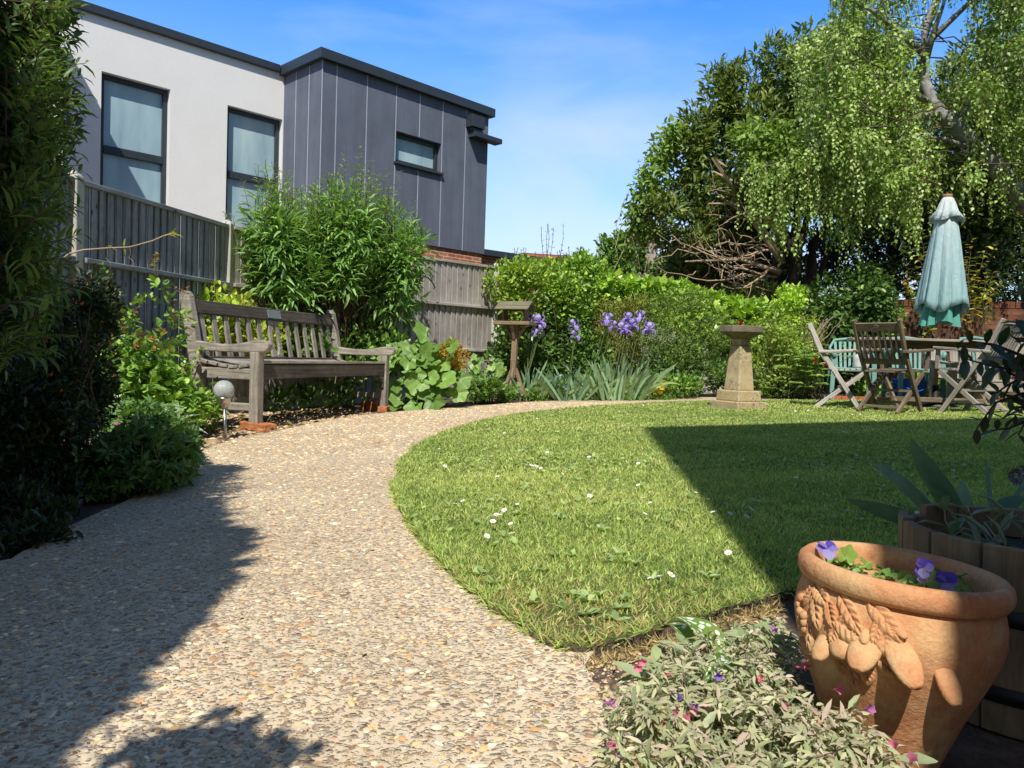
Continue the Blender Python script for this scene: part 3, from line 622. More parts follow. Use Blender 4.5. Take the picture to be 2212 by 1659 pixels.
mb.quad((0, 6, 2.71), (0, 0, 2.71), (0, 0, 5.62), (0, 6, 5.62)); mb.quad((3.98, 0, 2.71), (3.98, 6, 2.71), (3.98, 6, 5.62), (3.98, 0, 5.62)); mb.quad((0, 0, 2.71), (0, 6, 2.71), (3.98, 6, 2.71), (3.98, 0, 2.71)); mb.quad((0, 0, 5.62), (3.98, 0, 5.62), (3.98, 6, 5.62), (0, 6, 5.62)); mb.quad((0, 6, 2.71), (0, 6, 5.62), (3.98, 6, 5.62), (3.98, 6, 2.71))
cb = mb.build('cladding', CLADDING, hs_)
mb = MB()
for x in (.29, .93, 1.585, 3.35): mb.box(x-.008, x+.008, -.004, .02, 2.71, 5.6)
mb.box(2.15-.008, 2.15+.008, -.004, .02, 4.735, 5.6); mb.box(2.15-.008, 2.15+.008, -.004, .02, 2.71, 4.1); mb.box(2.73-.008, 2.73+.008, -.004, .02, 2.71, 5.6)
for y in (.42, .86): mb.box(-.004, .02, y-.008, y+.008, 2.71, 5.6)
mb.box(-.006, .006, -.006, .006, 2.71, 5.6)
mb.build('joint_strip', SEAM, cb)
mb = MB(); mb.box(-.10, 4.08, -.10, 6, 5.56, 5.735); mb.build('roof_coping', DARKMETAL, hs_, bevel=.008)
mb = MB(); mb.box(.04, 3.94, .04, 5.9, -.4, 2.7); mb.build('brick_base', REDBRICK, hs_)
def house_window(x0, x1, z0, z1, y, bars):
    fm = MB(); t = .075; yy = y+.1
    fm.box(x0+.003, x0+t, yy, yy+.07, z0+.003, z1-.003); fm.box(x1-t, x1-.003, yy, yy+.07, z0+.003, z1-.003); fm.box(x0+t, x1-t, yy+.001, yy+.069, z1-t, z1-.003); fm.box(x0+t, x1-t, yy+.001, yy+.069, z0+.003, z0+t)
    zz = [z0+t]
    for b in bars: fm.box(x0+t, x1-t, yy-.015, yy+.069, b-.06, b+.06); zz += [b-.06, b+.06]
    zz.append(z1-t); fo = fm.build('window', DARKMETAL, hs_, bevel=.004)
    for i in range(0, len(zz), 2):
        pm = MB(); pm.box(x0+t-.002, x1-t+.002, yy+.05, yy+.06, zz[i]-.002, zz[i+1]+.002); pm.build('pane', PANE, fo)
for a, b, c, d in wh: house_window(a, b, c, d, WY, [3.62])
house_window(*ch[0], 0, [])
mb = MB(); mb.box(1.56, 2.75, -.06, .09, 4.11, 4.155); mb.build('window_sill', DARKMETAL, hs_, bevel=.004)
mb = MB(); mb.box(3.34, 3.70, -.20, -.001, 5.20, 5.44); mb.prism([(3.39, 5.19), (3.65, 5.19), (3.58, 5.08), (3.46, 5.08)], ((0, -.09, 0), (1, 0, 0), (0, 0, 1), (0, 1, 0)), .12); mb.build('rain_hopper', DARKMETAL, hs_, bevel=.006)
mb = MB(); mb.box(3.42, 4.19, -.22, -.002, 5.01, 5.11); mb.build('overflow_ledge', DARKMETAL, hs_, bevel=.006)

# small brick outbuilding and the distant house
gp = at(1046, 545, 19); gp[2] = 0
ob = thing('brick_outbuilding', 'low brick outbuilding with dark flat roof right of the grey clad block', 'outbuilding', gp, rad(40))
mb = MB(); mb.box(-.6, 1.7, 0, 4, -.5, 3.03); mb.build('wall', REDBRICK, ob)
mb = MB(); mb.box(-.75, 1.8, -.12, 4.1, 3.03, 3.18); mb.build('roof', DARKMETAL, ob, bevel=.01)
cp = at(1408, 560, 30); cp[2] = 0
dh = thing('distant_house', 'distant house with red tiled roof and tall pale brick chimney beyond the hedge', 'house', cp, rad(12))
zt, zb = at(1405, 483, 30)[2], at(1405, 560, 30)[2]
mb = MB(); mb.box(-4, 4, 1, 7, -.5, 3.3); mb.build('wall', CHIMBRICK, dh)
mb = MB(); mb.prism([(.6, 3.3), (7.4, 3.3), (4, zb+.5)], ((0, 0, 0), (0, 1, 0), (0, 0, 1), (1, 0, 0)), 8.6); rf = mb.build('roof', m_brick('red_roof_tile', (.36, .12, .06), (.28, .09, .05), (.1, .04, .03), .25, .2, .02), dh)
mb = MB(); mb.box(-.44, .44, .5, 1.3, 3, zt-.35); mb.box(-.52, .52, .42, 1.38, zt-.35, zt-.12); mb.box(-.46, .46, .48, 1.32, zt-.12, zt); chm = mb.build('chimney', CHIMBRICK, rf)

# the house whose shadow lies on the lawn stands behind the photographer
bh = thing('brick_house', 'tall brick house standing behind the viewer and shading the right of the lawn', 'house', (.46-.094*1.1, -1.1, 0), math.atan2(.29, .957))
mb = MB(); mb.box(0, 11, -8, 0, -.5, 9.07); mb.build('wall', REDBRICK, bh)
mb = MB(); mb.prism([(-8.1, 9.07), (-.02, 9.07), (-4, 12)], ((5.5, 0, 0), (0, 1, 0), (0, 0, 1), (1, 0, 0)), 11); mb.build('roof', DARKMETAL, bh)

# ------------------------------------------------------------------ fence
def fence_post(p, top, parent):
    x, y = p; m = MB(); z0 = gz(x)-.3; a = .052
    v = [(x+i*a, y+j*a, z) for z in (z0, top-.05) for i, j in ((-1, -1), (1, -1), (1, 1), (-1, 1))]+[(x, y, top)]
    m.add(v, [(0, 1, 5, 4), (1, 2, 6, 5), (2, 3, 7, 6), (3, 0, 4, 7), (4, 5, 8), (5, 6, 8), (6, 7, 8), (7, 4, 8)])
    return m.build('post', CONCRETE, parent, bevel=.01)
def fence_panel(p, q, t0, t1, parent, FW=None):
    FW = FW or FENCEWOOD
    p, q = np.array(p), np.array(q); d = nrm(q-p); L = np.linalg.norm(q-p); p = p+d*.055; L -= .11; nn = np.array([d[1], -d[0]])
    def P(s, off, z): return np.array([*(p+d*s+nn*off), z])
    b0 = gz(p[0])+.16; m = MB(); nb = int(L/.098); tops = lambda s: t0+(t1-t0)*s/L
    for i in range(nb):
        s = (i+.5)*L/nb; zt_ = tops(s)-.085; lean = .006*random.uniform(-1, 1)
        a, b = P(s-.058, .022+.004*random.random(), 0)[:2], P(s+.058, .002*random.random(), 0)[:2]
        f = np.array([(b+a)[0]/2, (b+a)[1]/2]); e = nrm(np.array([*(b-a), 0])); m.bar((f[0], f[1], b0), (f[0]+d[0]*lean, f[1]+d[1]*lean, zt_), np.linalg.norm(b-a), .011, up=np.cross(e, (0, 0, 1)))
    o = m.build('fence_panel', FW, parent)
    m = MB(); m.bar(P(0, .01, tops(0)-.065), P(L, .01, tops(L)-.065), .075, .035); m.build('capping_rail', FW, o, bevel=.004)
    for fr in (.3, .64):
        za, zb_ = b0+(tops(0)-b0)*fr, b0+(tops(L)-b0)*fr; m = MB(); m.bar(P(0, .045, za), P(L, .045, zb_), .05, .04); m.build('rail', FW, o, bevel=.006)
    m = MB(); m.bar(P(0, 0, b0-.08), P(L, 0, b0-.08), .04, .155); m.build('gravel_board', CONCRETE, o)
pA, pB, pD = at(160, 365, 5.6), at(492, 472, 7.75), at(1072, 566, 11.2)
dAB = nrm((pB-pA)[:2]); pZ = np.array([*(pA[:2]-dAB*2.1), pA[2]]); pC = np.array([pD[0]-2.1*math.sin(FA), pD[1]-2.1*math.cos(FA), (pB[2]+pD[2])/2+.02])
pE = np.array([pD[0]+1.95*.95, pD[1]+1.95*.3, pD[2]-.62]); pG = pE+np.array([2.05, .2, -.05])
fe = thing('garden_fence', 'weathered close board fence with pale concrete posts running behind the bench', 'fence')
PS = [pZ, pA, pB, pC, pD]
for q in PS: fence_post(q[:2], q[2], fe)
for q in (pE, pG): fence_post(q[:2], q[2], fe)
fence_panel(pD[:2], pE[:2], pE[2]-.02, pE[2]-.02, fe); fence_panel(pE[:2], pG[:2], pE[2]-.02, pG[2]-.02, fe)
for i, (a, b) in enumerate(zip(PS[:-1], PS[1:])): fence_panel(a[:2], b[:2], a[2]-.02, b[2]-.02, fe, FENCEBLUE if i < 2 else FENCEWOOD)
rebase(fe, (pB[0], pB[1], gz(pB[0])))
# old brick wall at the far right
wa, wb = at(1900, 700, 12.6), at(2500, 700, 11.9); zt = at(2050, 655, 12.4)[2]
bw_ = thing('brick_wall', 'old red brick garden wall behind the table and parasol', 'wall', (wa[0]-1.5, wa[1]+.1, gz(wa[0])), math.atan2(wb[1]-wa[1], wb[0]-wa[0]))
mb = MB(); mb.box(0, 7, 0, .23, -.3, zt-gz(wa[0])-.075); mb.build('wall_face', OLDBRICK, bw_)
mb = MB(); x = 0
while x < 7: mb.box(x, x+.068+.004*random.random(), -.012, .242, zt-gz(wa[0])-.073, zt-gz(wa[0])+.03+.006*random.random()); x += .078
mb.build('brick_coping', OLDBRICK, bw_, bevel=.006)
# brick edging where the far lawn ends
ed_ = thing('brick_edging', 'row of red bricks edging the lawn behind the wooden chairs', 'edging')
mb = MB(); a, b = gnd(1800, 866), gnd(2230, 876)
for i in range(22):
    p0 = a+(b-a)*i/22; p1 = a+(b-a)*(i+.95)/22; mb.bar(p0+(0, 0, .03), p1+(0, 0, .03), .1, .065)
mb.build('brick_row', REDBRICK, ed_, bevel=.006); rebase(ed_, a)
# ------------------------------------------------------------------ bench
b0, b1 = gnd(552, 931), gnd(828, 888); u = b1-b0; BL = float(np.linalg.norm(u[:2]))
be = thing('garden_bench', 'long weathered wooden garden bench with slatted back, curved arms and a small plaque', 'bench', (b0[0], b0[1], (b0[2]+b1[2])/2-.01), math.atan2(u[1], u[0]))
YB = lambda z: .53+max(0, z-.46)*.215
for x in (0, BL):
    m = MB(); m.bar((x, 0, .058), (x, 0, .605), .078, .078, up=(0, 1, 0)); m.build('leg', BENCHWOOD, be, bevel=.006)
    s_ = .04; m = MB()
    m.prism([(.50, .0), (.575, .0), (.575, .44), (YB(1.03)+.04, 1.03), (YB(1.05)+.02, 1.07), (YB(1.05)-.025, 1.07), (YB(1.0)-.045, 1.03), (YB(.75)-.05, .76), (.49, .5)], ((x, 0, 0), (0, 1, 0), (0, 0, 1), (1, 0, 0)), .078); m.build('back_post', BENCHWOOD, be, bevel=.012)
    m = MB(); m.prism([(-.115, .635), (-.118, .668), (-.095, .692), (-.05, .70), (.02, .694), (.14, .668), (.28, .658), (.42, .668), (.56, .685), (.56, .605), (.3, .6), (-.06, .603), (-.095, .612)], ((x, 0, 0), (0, 1, 0), (0, 0, 1), (1, 0, 0)), .074); m.build('armrest', BENCHWOOD, be, bevel=.01)
    m = MB(); m.bar((x, .04, .435), (x, .5, .435), .045, .085); m.build('side_rail', BENCHWOOD, be, bevel=.005)
    m = MB(); m.bar((x, .04, .18), (x, .60, .18), .05, .06); m.build('stretcher', BENCHWOOD, be, bevel=.006)
    sg = 1 if x == 0 else -1
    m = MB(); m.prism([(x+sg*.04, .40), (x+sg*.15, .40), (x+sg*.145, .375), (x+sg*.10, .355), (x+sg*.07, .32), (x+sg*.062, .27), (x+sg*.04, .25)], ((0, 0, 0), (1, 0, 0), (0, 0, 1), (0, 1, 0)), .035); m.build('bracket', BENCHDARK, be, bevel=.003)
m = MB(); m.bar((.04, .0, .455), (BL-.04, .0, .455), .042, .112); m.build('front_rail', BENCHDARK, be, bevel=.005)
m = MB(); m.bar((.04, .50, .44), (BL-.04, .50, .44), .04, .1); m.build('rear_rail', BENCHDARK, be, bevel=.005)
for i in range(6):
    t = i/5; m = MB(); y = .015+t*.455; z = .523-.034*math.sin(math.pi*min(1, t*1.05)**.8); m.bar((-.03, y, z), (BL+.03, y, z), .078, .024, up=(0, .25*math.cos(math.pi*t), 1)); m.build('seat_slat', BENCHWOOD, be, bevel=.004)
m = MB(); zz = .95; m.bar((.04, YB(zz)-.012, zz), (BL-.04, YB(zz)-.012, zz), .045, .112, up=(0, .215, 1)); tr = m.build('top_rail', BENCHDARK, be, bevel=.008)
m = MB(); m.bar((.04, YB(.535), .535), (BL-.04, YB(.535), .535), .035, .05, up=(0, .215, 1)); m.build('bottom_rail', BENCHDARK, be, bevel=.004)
def slat(x, w, zt=.90):
    m = MB(); m.bar((x, YB(.53), .53), (x, YB(zt)-.008, zt), .02, w, up=(1, 0, 0)); return m.build('back_slat', BENCHWOOD, be, bevel=.004)
for k in range(6):
    for x in (.125+k*(BL/2-.30)/5.35, BL-.125-k*(BL/2-.30)/5.35): slat(x, .058)
m = MB(); e = np.linspace(0, math.pi, 9); o = ((BL/2, YB(.72)-.004, .715), (1, 0, 0), nrm((0, .215, 1)), nrm((0, 1, -.215)))
for sg in (-1, 1):
    m.prism([(sg*.085, -.19), (sg*.085, .19)]+[(0, .19)]+[(sg*(.004+.04*math.sin(a)), .135*math.cos(a)) for a in e]+[(0, -.19)], o, .022)
m.build('centre_splat', BENCHWOOD, be, bevel=.002)
m = MB(); m.bar((BL/2-.105, YB(.955)-.04, .955), (BL/2+.105, YB(.955)-.04, .955), .006, .078, up=(0, .215, 1)); pq = m.build('plaque', PLAQUE, be, bevel=.002)
for sx in (-.09, .09):
    for sz_ in (-.028, .028): m = MB(); m.ball((BL/2+sx, YB(.955+sz_)-.044, .955+sz_), .004, 8, 5); m.build('screw', STEEL, pq, smooth=True)
# bricks under the bench feet
def brick(p, rz, lab, dims=(.21, .10, .06)):
    o = thing('brick', lab, 'brick', p, rz, 'orange bricks under the bench feet'); a, b, c = dims; m = MB(); m.box(-a/2, a/2, -b/2, b/2, 0, c)
    q = m.build('brick_body', ORANGEBRICK, o, bevel=.008, seg=3); q.modifiers.new('sub', 'SUBSURF').subdivision_type = 'SIMPLE'; q.modifiers['sub'].levels = q.modifiers['sub'].render_levels = 3
    tx = bpy.data.textures.get('brickrough') or bpy.data.textures.new('brickrough', 'CLOUDS'); tx.noise_scale = .05
    d = q.modifiers.new('rough', 'DISPLACE'); d.texture = tx; d.strength = .016; d.mid_level = .5; return o
ORANGEBRICK = m_speckle('worn_orange_brick', [(.3, (.30, .10, .035)), (.55, (.52, .19, .075)), (.8, (.58, .30, .15))], 16, .95, .8, .006, 60)
ub = nrm(u[:2]); ang = math.atan2(u[1], u[0])
brick(b0+np.array([.02, 0, .0]), ang+1.25, 'crumbling orange brick under the near left foot of the bench', (.30, .12, .066))
brick(b1+np.array([.015, -.02, -.01]), ang+.2, 'orange brick lying flat under the far right foot of the bench', (.2, .1, .066))
brick(b1+np.array([-.14, .03, -.01]), ang+1.5, 'orange brick standing on edge just left of the far right foot of the bench', (.2, .06, .105))

# ------------------------------------------------------------------ solar lamp
lp = gnd(487, 950); gl_ = at(483.6, 843, lp[1]); h = gl_[2]-lp[2]
so_ = thing('solar_lamp', 'crackle glass globe lamp on a steel stake beside the bench', 'garden lamp', lp)
m = MB(); m.lathe([(.0, -.02), (.011, .0), (.0115, h-.12)], 14, axis=(gl_-lp)*np.array([1, .3, 1])); m.build('stake', STEEL, so_, smooth=True)
gx = np.array([gl_[0]-lp[0], 0, h])
m = MB(); m.lathe([(.012, -.125), (.02, -.118), (.026, -.10), (.042, -.088), (.046, -.078), (.047, -.062), (.052, -.06), (.052, -.05), (.047, -.046), (.04, -.048)], 24, c=gx); m.build('collar', STEEL, so_, smooth=True)
m = MB(); m.ball(gx, .069, 32, 20); m.build('globe', GLASS, so_, smooth=True)
m = MB(); m.lathe([(.0, -.05), (.038, -.05), (.036, -.04), (.012, -.03), (.008, .0), (.0, .0)], 16, c=gx); m.build('light_unit', WHITESTONE, so_, smooth=True)

# ------------------------------------------------------------------ bird table
fp = gnd(1108, 866); bt = thing('bird_table', 'wooden bird table with pitched roof standing on a post in the border', 'bird table', fp, rad(-20))
Hb = 1.28
m = MB(); m.bar((-.01, 0, .30), (0.01, 0, .99), .07, .07, up=(0, 1, 0)); m.build('post', FEEDERWOOD, bt, bevel=.005)
for a, b in (((-.19, .0), (.19, .0)), ((0, -.19), (0, .19))):
    for p in (a, b):
        m = MB(); m.bar((p[0]*.95, p[1]*.95, 0), (p[0]*.12, p[1]*.12, .42), .045, .03, up=(p[1], -p[0], 0)); m.build('foot', FEEDERWOOD, bt, bevel=.003)
m = MB(); m.bar((-.13, 0, .155), (.13, 0, .155), .035, .04); m.build('cross_brace', FEEDERWOOD, bt, bevel=.003)
for sx, sy in ((-1, 0), (1, 0), (0, -1), (0, 1)):
    m = MB(); m.bar((sx*.035, sy*.035, .80), (sx*.14, sy*.14, .985), .03, .04, up=(sy, -sx, 0)); m.build('brace', FEEDERWOOD, bt, bevel=.003)
m = MB(); m.box(-.23, .23, -.16, .16, .985, 1.0); m.build('platform', FEEDERWOOD, bt, bevel=.002)
m = MB(); m.box(-.24, .24, -.174, -.16, .98, 1.025); m.box(-.24, .24, .16, .174, .98, 1.025); m.box(-.243, -.23, -.16, .16, .98, 1.025); m.box(.23, .243, -.16, .16, .98, 1.025); m.build('platform_rim', FEEDERWOOD, bt, bevel=.003)
for sx in (-.155, .135): m = MB(); m.box(sx, sx+.018, -.085, .085, 1.0, 1.19); m.prism([(-.085, 1.19), (.085, 1.19), (0, 1.27)], ((sx+.009, 0, 0), (0, 1, 0), (0, 0, 1), (1, 0, 0)), .018); m.build('end_wall', FEEDERWOOD, bt, bevel=.002)
for sg in (-1, 1):
    m = MB()
    for k in range(2):
        y0, y1 = .0+k*.085, .115+k*.085; z0, z1 = 1.285-k*.048-.004*k, 1.222-k*.048+.004*(1-k)
        m.bar((-.225, sg*(y0+y1)/2, (z0+z1)/2), (.225, sg*(y0+y1)/2, (z0+z1)/2), .125, .013, up=(0, sg*.5, 1))
    m.build('roof_board', FEEDERROOF, bt, bevel=.002)

# ------------------------------------------------------------------ bird bath
bp_ = gnd(1594, 886); bb = thing('bird_bath', 'lichen spotted stone bird bath on a tapered pedestal at the lawn edge', 'bird bath', bp_, rad(31.5-3))
def frus(m, a0, a1, z0, z1):
    v = [(i*a/2, j*a/2, z) for a, z in ((a0, z0), (a1, z1)) for i, j in ((-1, -1), (1, -1), (1, 1), (-1, 1))]
    m.add(v, [(3, 2, 1, 0), (4, 5, 6, 7), (0, 1, 5, 4), (1, 2, 6, 5), (2, 3, 7, 6), (3, 0, 4, 7)])
m = MB(); frus(m, .425, .42, -.03, .10); m.build('base_slab', STONE, bb, bevel=.012, seg=3)
m = MB(); frus(m, .335, .325, .10, .215); m.build('plinth', STONE, bb, bevel=.014, seg=3)
m = MB(); frus(m, .225, .152, .215, .69); m.build('pedestal', STONE, bb, bevel=.012, seg=3)
m = MB(); frus(m, .135, .135, .69, .765); m.build('neck', STONE, bb, bevel=.01)
m = MB(); o8 = rad(22.5); m.lathe([(.095, .762), (.238, .83), (.24, .895), (.205, .897), (.18, .87), (.0, .862)], 8, rot=o8); m.build('basin', STONETOP, bb, bevel=.006)

# ------------------------------------------------------------------ wooden folding chairs
def make_chair(name, label, matl, p, f):
    t = thing(name, label, 'chair', (p[0], p[1], gz(p[0])+LH), math.atan2(-f[0], f[1]), 'wooden folding armchairs round the table')
    S = [(-.30, .90), (-.165, .60), (-.03, .40), (.23, 0)]
    for x in (-.225, .225):
        m = MB(); pts = [(x, *q) for q in S]
        for a, b in zip(pts[:-1], pts[1:]): m.bar(a, np.array(b)+nrm(np.array(b)-np.array(a))*.012, .032, .045, up=(1, 0, 0)) if False else m.bar(a, np.array(b)+nrm(np.array(b)-np.array(a))*.012, .045, .03, up=(1, 0, 0))
        m.build('stile_leg', matl, t, bevel=.004)
        xi = x*.86; m = MB(); m.bar((xi, -.2, 0), (xi, .29, .405), .045, .026, up=(1, 0, 0)); m.build('crossing_leg', matl, t, bevel=.004)
        m = MB(); m.bar((x*1.1, -.2, .595), (x*1.1, .32, .63), .055, .026); m.build('armrest', matl, t, bevel=.006)
        m = MB(); m.bar((x*1.05, .28, .615), (x*.98, .29, .42), .035, .024, up=(1, 0, 0)); m.build('arm_support', matl, t, bevel=.003)
    yb = lambda z: -.165-(z-.6)*.45 if z > .6 else -.165+(.6-z)*.675
    m = MB(); m.bar((-.21, yb(.83), .83), (.21, yb(.83), .83), .024, .085, up=(0, -.45, 1)); tr_ = m.build('top_rail', matl, t, bevel=.004)
    m = MB(); m.lathe([(0, 0), (.028, 0), (.026, .004), (0, .004)], 20, axis=(0, -1, -.45)); q = m.build('badge', TEAK, tr_, loc=(0, yb(.845)-.0165, .835)); q.scale = (1, 1, .55)
    m = MB(); m.bar((-.21, yb(.50), .50), (.21, yb(.50), .50), .022, .055, up=(0, -.5, 1)); m.build('lower_rail', matl, t, bevel=.003)
    for k in range(7):
        x = -.165+k*.055; m = MB(); mz = .62; m.bar((x, yb(.5), .5), (x, yb(mz)-.008, mz), .012, .026, up=(0, 1, .4), ); m.bar((x, yb(mz)-.008, mz), (x, yb(.8), .8), .012, .026, up=(0, 1, .4)); m.build('back_slat', matl, t)
    m = MB()
    for k in range(7): y = -.07+k*.056; m.bar((-.2, y, .402+.022*k/6), (.2, y, .402+.022*k/6), .044, .018)
    m.build('seat', matl, t, bevel=.003)
    for y, z in ((.16, .10), (-.13, .06), (.03, .22)): m = MB(); m.bar((-.2, y, z), (.2, y, z), .03, .024); m.build('crossbar', matl, t, bevel=.003)
    return t
make_chair('folding_chair', 'silvery wooden folding armchair at the left end of the table, seen from its side', TEAKSUNLIT, (3.56, 8.42), (.93, -.36))
make_chair('folding_chair', 'brown wooden folding armchair with its slatted back turned to the lawn', TEAKBROWN, (3.73, 7.60), (.8, .6))
make_chair('folding_chair', 'shaded wooden folding armchair at the right, half hidden by dark leafy sprigs', TEAK, (4.56, 7.5), (-.55, .84))
# table
tb = thing('garden_table', 'weathered oval wooden table with a parasol through its middle', 'table', (4.56, 8.42, gz(4.56)+.02), rad(3))
m = MB(); nb = 9
for k in range(nb):
    y = -.45+.9*(k+.5)/nb; hx = .88*math.sqrt(max(.05, 1-(y/.5)**2)); m.bar((-hx, y, .72), (hx, y, .72), .9/nb-.008, .026)
m.build('table_top', TEAK, tb, bevel=.004)
m = MB(); m.bar((-.66, -.22, .672), (.66, -.22, .672), .025, .07); m.bar((-.66, .22, .672), (.66, .22, .672), .025, .07); m.bar((-.66, -.22, .672), (-.66, .22, .672), .025, .07); m.bar((.66, -.22, .672), (.66, .22, .672), .025, .07); m.build('apron', TEAKBROWN, tb, bevel=.003)
for sx in (-1, 1):
    for a in (-1, 1): m = MB(); m.bar((sx*.5+a*.016, -.27*a, 0), (sx*.5+a*.016, .27*a, .66), .05, .028, up=(1, 0, 0)); m.build('leg', TEAKBROWN, tb, bevel=.004)
m = MB(); m.bar((-.52, -.2, .09), (.52, -.2, .09), .045, .05); m.build('stretcher', TEAKBROWN, tb, bevel=.004)
# parasol
u0, u1 = at(2018, 884, 8.42), at(2047, 426, 8.42); PLH = float(np.linalg.norm(u1-u0))
pa = thing('parasol', 'closed faded turquoise parasol leaning slightly above the wooden table', 'parasol', u0); pa.rotation_mode = 'QUATERNION'; pa.rotation_quaternion = Vector((0, 0, 1)).rotation_difference(V3(u1-u0))
UPOLE = m_wood('varnished_pole', [(.3, (.34, .15, .08)), (.7, (.5, .26, .15))], stain_amt=.2)
m = MB(); m.lathe([(.021, .02), (.021, PLH-.02)], 16); m.build('pole', UPOLE, pa, smooth=True)
m = MB(); m.lathe([(0, 0), (.23, 0), (.23, .05), (.19, .075), (.05, .085), (.035, .09), (.035, .26), (.0, .26)], 24); m.build('base', BLACKIRON, pa, smooth=True)
def cloth(rz_, hem, nth, pl_, ph):
    v, f = [], []; nz = len(rz_)
    for i, (r_, z) in enumerate(rz_):
        t = i/(nz-1)
        for j in range(nth):
            a = 2*math.pi*j/nth; wv = a+.22*math.sin(3*a+ph)+.12*math.sin(5*a+1.3); q = r_*(1+pl_*t**.6*(abs(math.cos(3.5*wv+ph+.25*t))**.7*1.5-.75)+.13*t*math.cos(2*a+1)+.03*t*math.sin(17*a+4*t)+.015*math.sin(9*z*6+5*a)*t); zz = z-hem*t**4*(.5+.5*math.cos(3*a+ph))
            v.append((q*math.cos(a), q*math.sin(a), zz))
    f = [(i*nth+j, i*nth+(j+1) % nth, (i+1)*nth+(j+1) % nth, (i+1)*nth+j) for i in range(nz-1) for j in range(nth)]
    return v, f
Z0 = PLH-.23; cz = [( .100+(.205-.100)*(i/14)**.85, Z0-(.93*i/14)) for i in range(15)]
m = MB(); m.add(*cloth(cz, .10, 160, .24, 0)); cano = m.build('canopy', CANOPY, pa, smooth=True); sd = cano.modifiers.new('thick', 'SOLIDIFY'); sd.thickness = .003
m = MB(); m.add(*cloth([(.06+(.155-.06)*(i/8), Z0-.3-(.82*i/8)) for i in range(9)], .06, 96, .35, 2.4)); m.build('inner_fold', m_plain('green_canopy_underside', (.10, .36, .28), .9, var=.15), pa, smooth=True)
m = MB(); m.add(*cloth([(.035, PLH), (.05, PLH-.012), (.075, PLH-.07), (.098, PLH-.15), (.15, PLH-.225)], .045, 160, .17, 1.)); vc = m.build('vent_cap', CANOPY, pa, smooth=True); vc.modifiers.new('thick', 'SOLIDIFY').thickness = .003
m = MB(); m.lathe([(0, PLH+.03), (.045, PLH+.028), (.052, PLH+.012), (.045, PLH-.005), (.02, PLH-.01)], 16); m.build('finial', UPOLE, pa, smooth=True)

# ------------------------------------------------------------------ things behind the table
def plastic_chair(p, f, label):
    t = thing('plastic_chair', label, 'chair', (p[0], p[1], gz(p[0])), math.atan2(-f[0], f[1]), 'green plastic chairs behind the table')
    for x in (-.24, .24):
        for y, s_ in ((-.24, -1), (.22, 1)): m = MB(); m.bar((x*1.08, y+.05*s_, 0), (x, y, .42 if s_ < 0 else .62), .05, .03, up=(0, 1, 0), w1=.065, t1=.04); m.build('leg', GREENPLASTIC, t, bevel=.008)
        m = MB(); m.tube([(x*1.05, -.26, .60), (x*1.12, -.1, .645), (x*1.12, .12, .645), (x*1.06, .24, .615), (x, .25, .56)], .026, 8); m.build('armrest', GREENPLASTIC, t, smooth=True)
    m = MB(); m.box(-.24, .24, -.24, .25, .405, .425); m.bar((-.24, .25, .40), (.24, .25, .40), .02, .05); m.build('seat', GREENPLASTIC, t, bevel=.008)
    for k in range(7): x = -.18+.06*k; m = MB(); m.bar((x*.9, -.235, .42), (x*1.05, -.33, .78), .012, .032, up=(0, 1, 0)) if False else m.bar((x*.9, -.235, .42), (x*1.05, -.33, .78), .032, .012, up=(0, 1, .2)); m.build('back_slat', GREENPLASTIC, t)
    m = MB(); m.tube([(-.25, -.25, .5), (-.255, -.31, .7), (-.2, -.345, .80), (0, -.355, .825), (.2, -.345, .80), (.255, -.31, .7), (.25, -.25, .5)], .022, 8); m.build('back_rim', GREENPLASTIC, t, smooth=True)
    return t
pc1 = gnd(1822, 861); plastic_chair((4.55, 10.3), (-.3, -.95), 'leftmost green plastic chair, with a white statue on its seat')
plastic_chair((5.1, 9.75), (-.1, -1), 'pale green plastic chair behind the brown folding chair, blue tub beneath it')
plastic_chair((6.15, 9.85), (.1, -1), 'pale green plastic chair farthest right, behind the table legs and low slatted bench')
st = thing('statue', 'small white stone bust sitting on the leftmost green plastic chair', 'statue', (4.62, 10.2, gz(4.6)+.425))
m = MB(); m.lathe([(.09, 0), (.1, .02), (.085, .05), (.1, .11), (.085, .16), (.04, .19), (.035, .22)], 20); m.build('shoulders', WHITESTONE, st, smooth=True)
m = MB(); m.ball((0, 0, .29), (.06, .068, .082)); m.ball((0, -.062, .285), (.012, .018, .02), 8, 6); m.ball((0, .01, .325), (.066, .072, .06)); m.build('head', WHITESTONE, st, smooth=True)
tbp = gnd(1928, 866); tu = thing('tub', 'bright blue plastic tub on the ground under a green plastic chair', 'tub', (5.1, 9.85, gz(5.1)))
m = MB(); m.lathe([(.17, .0), (.2, .26), (.215, .265), (.215, .29), (.2, .29), (.19, .27), (.16, .02), (0, .02)], 28); m.build('tub_body', BLUEPLASTIC, tu, smooth=True)
m = MB(); m.tube([(-.2, -.02, .25), (-.14, -.18, .18), (0, -.235, .14), (.14, -.18, .18), (.2, -.02, .25)], .008, 6); m.build('handle', BLUEPLASTIC, tu, smooth=True)
lb = thing('low_bench', 'low weathered wooden bench with wide back boards behind the table', 'bench', (5.9, 9.2, gz(5.9)), rad(-4))
for x in (-.72, .72):
    m = MB(); m.box(x-.04, x+.04, -.28, -.2, 0, .5); m.build('leg', TEAK, lb, bevel=.005)
    m = MB(); m.bar((x, .2, 0), (x, .30, .68), .08, .06, up=(1, 0, 0)); m.build('back_post', TEAK, lb, bevel=.005)
    m = MB(); m.bar((x, -.3, .46), (x, .28, .5), .09, .03); m.build('armrest', TEAK, lb, bevel=.005)
m = MB()
for k in range(5): m.box(-.7, .7, -.26+k*.095, -.175+k*.095, .27, .295)
m.build('seat', TEAK, lb, bevel=.004)
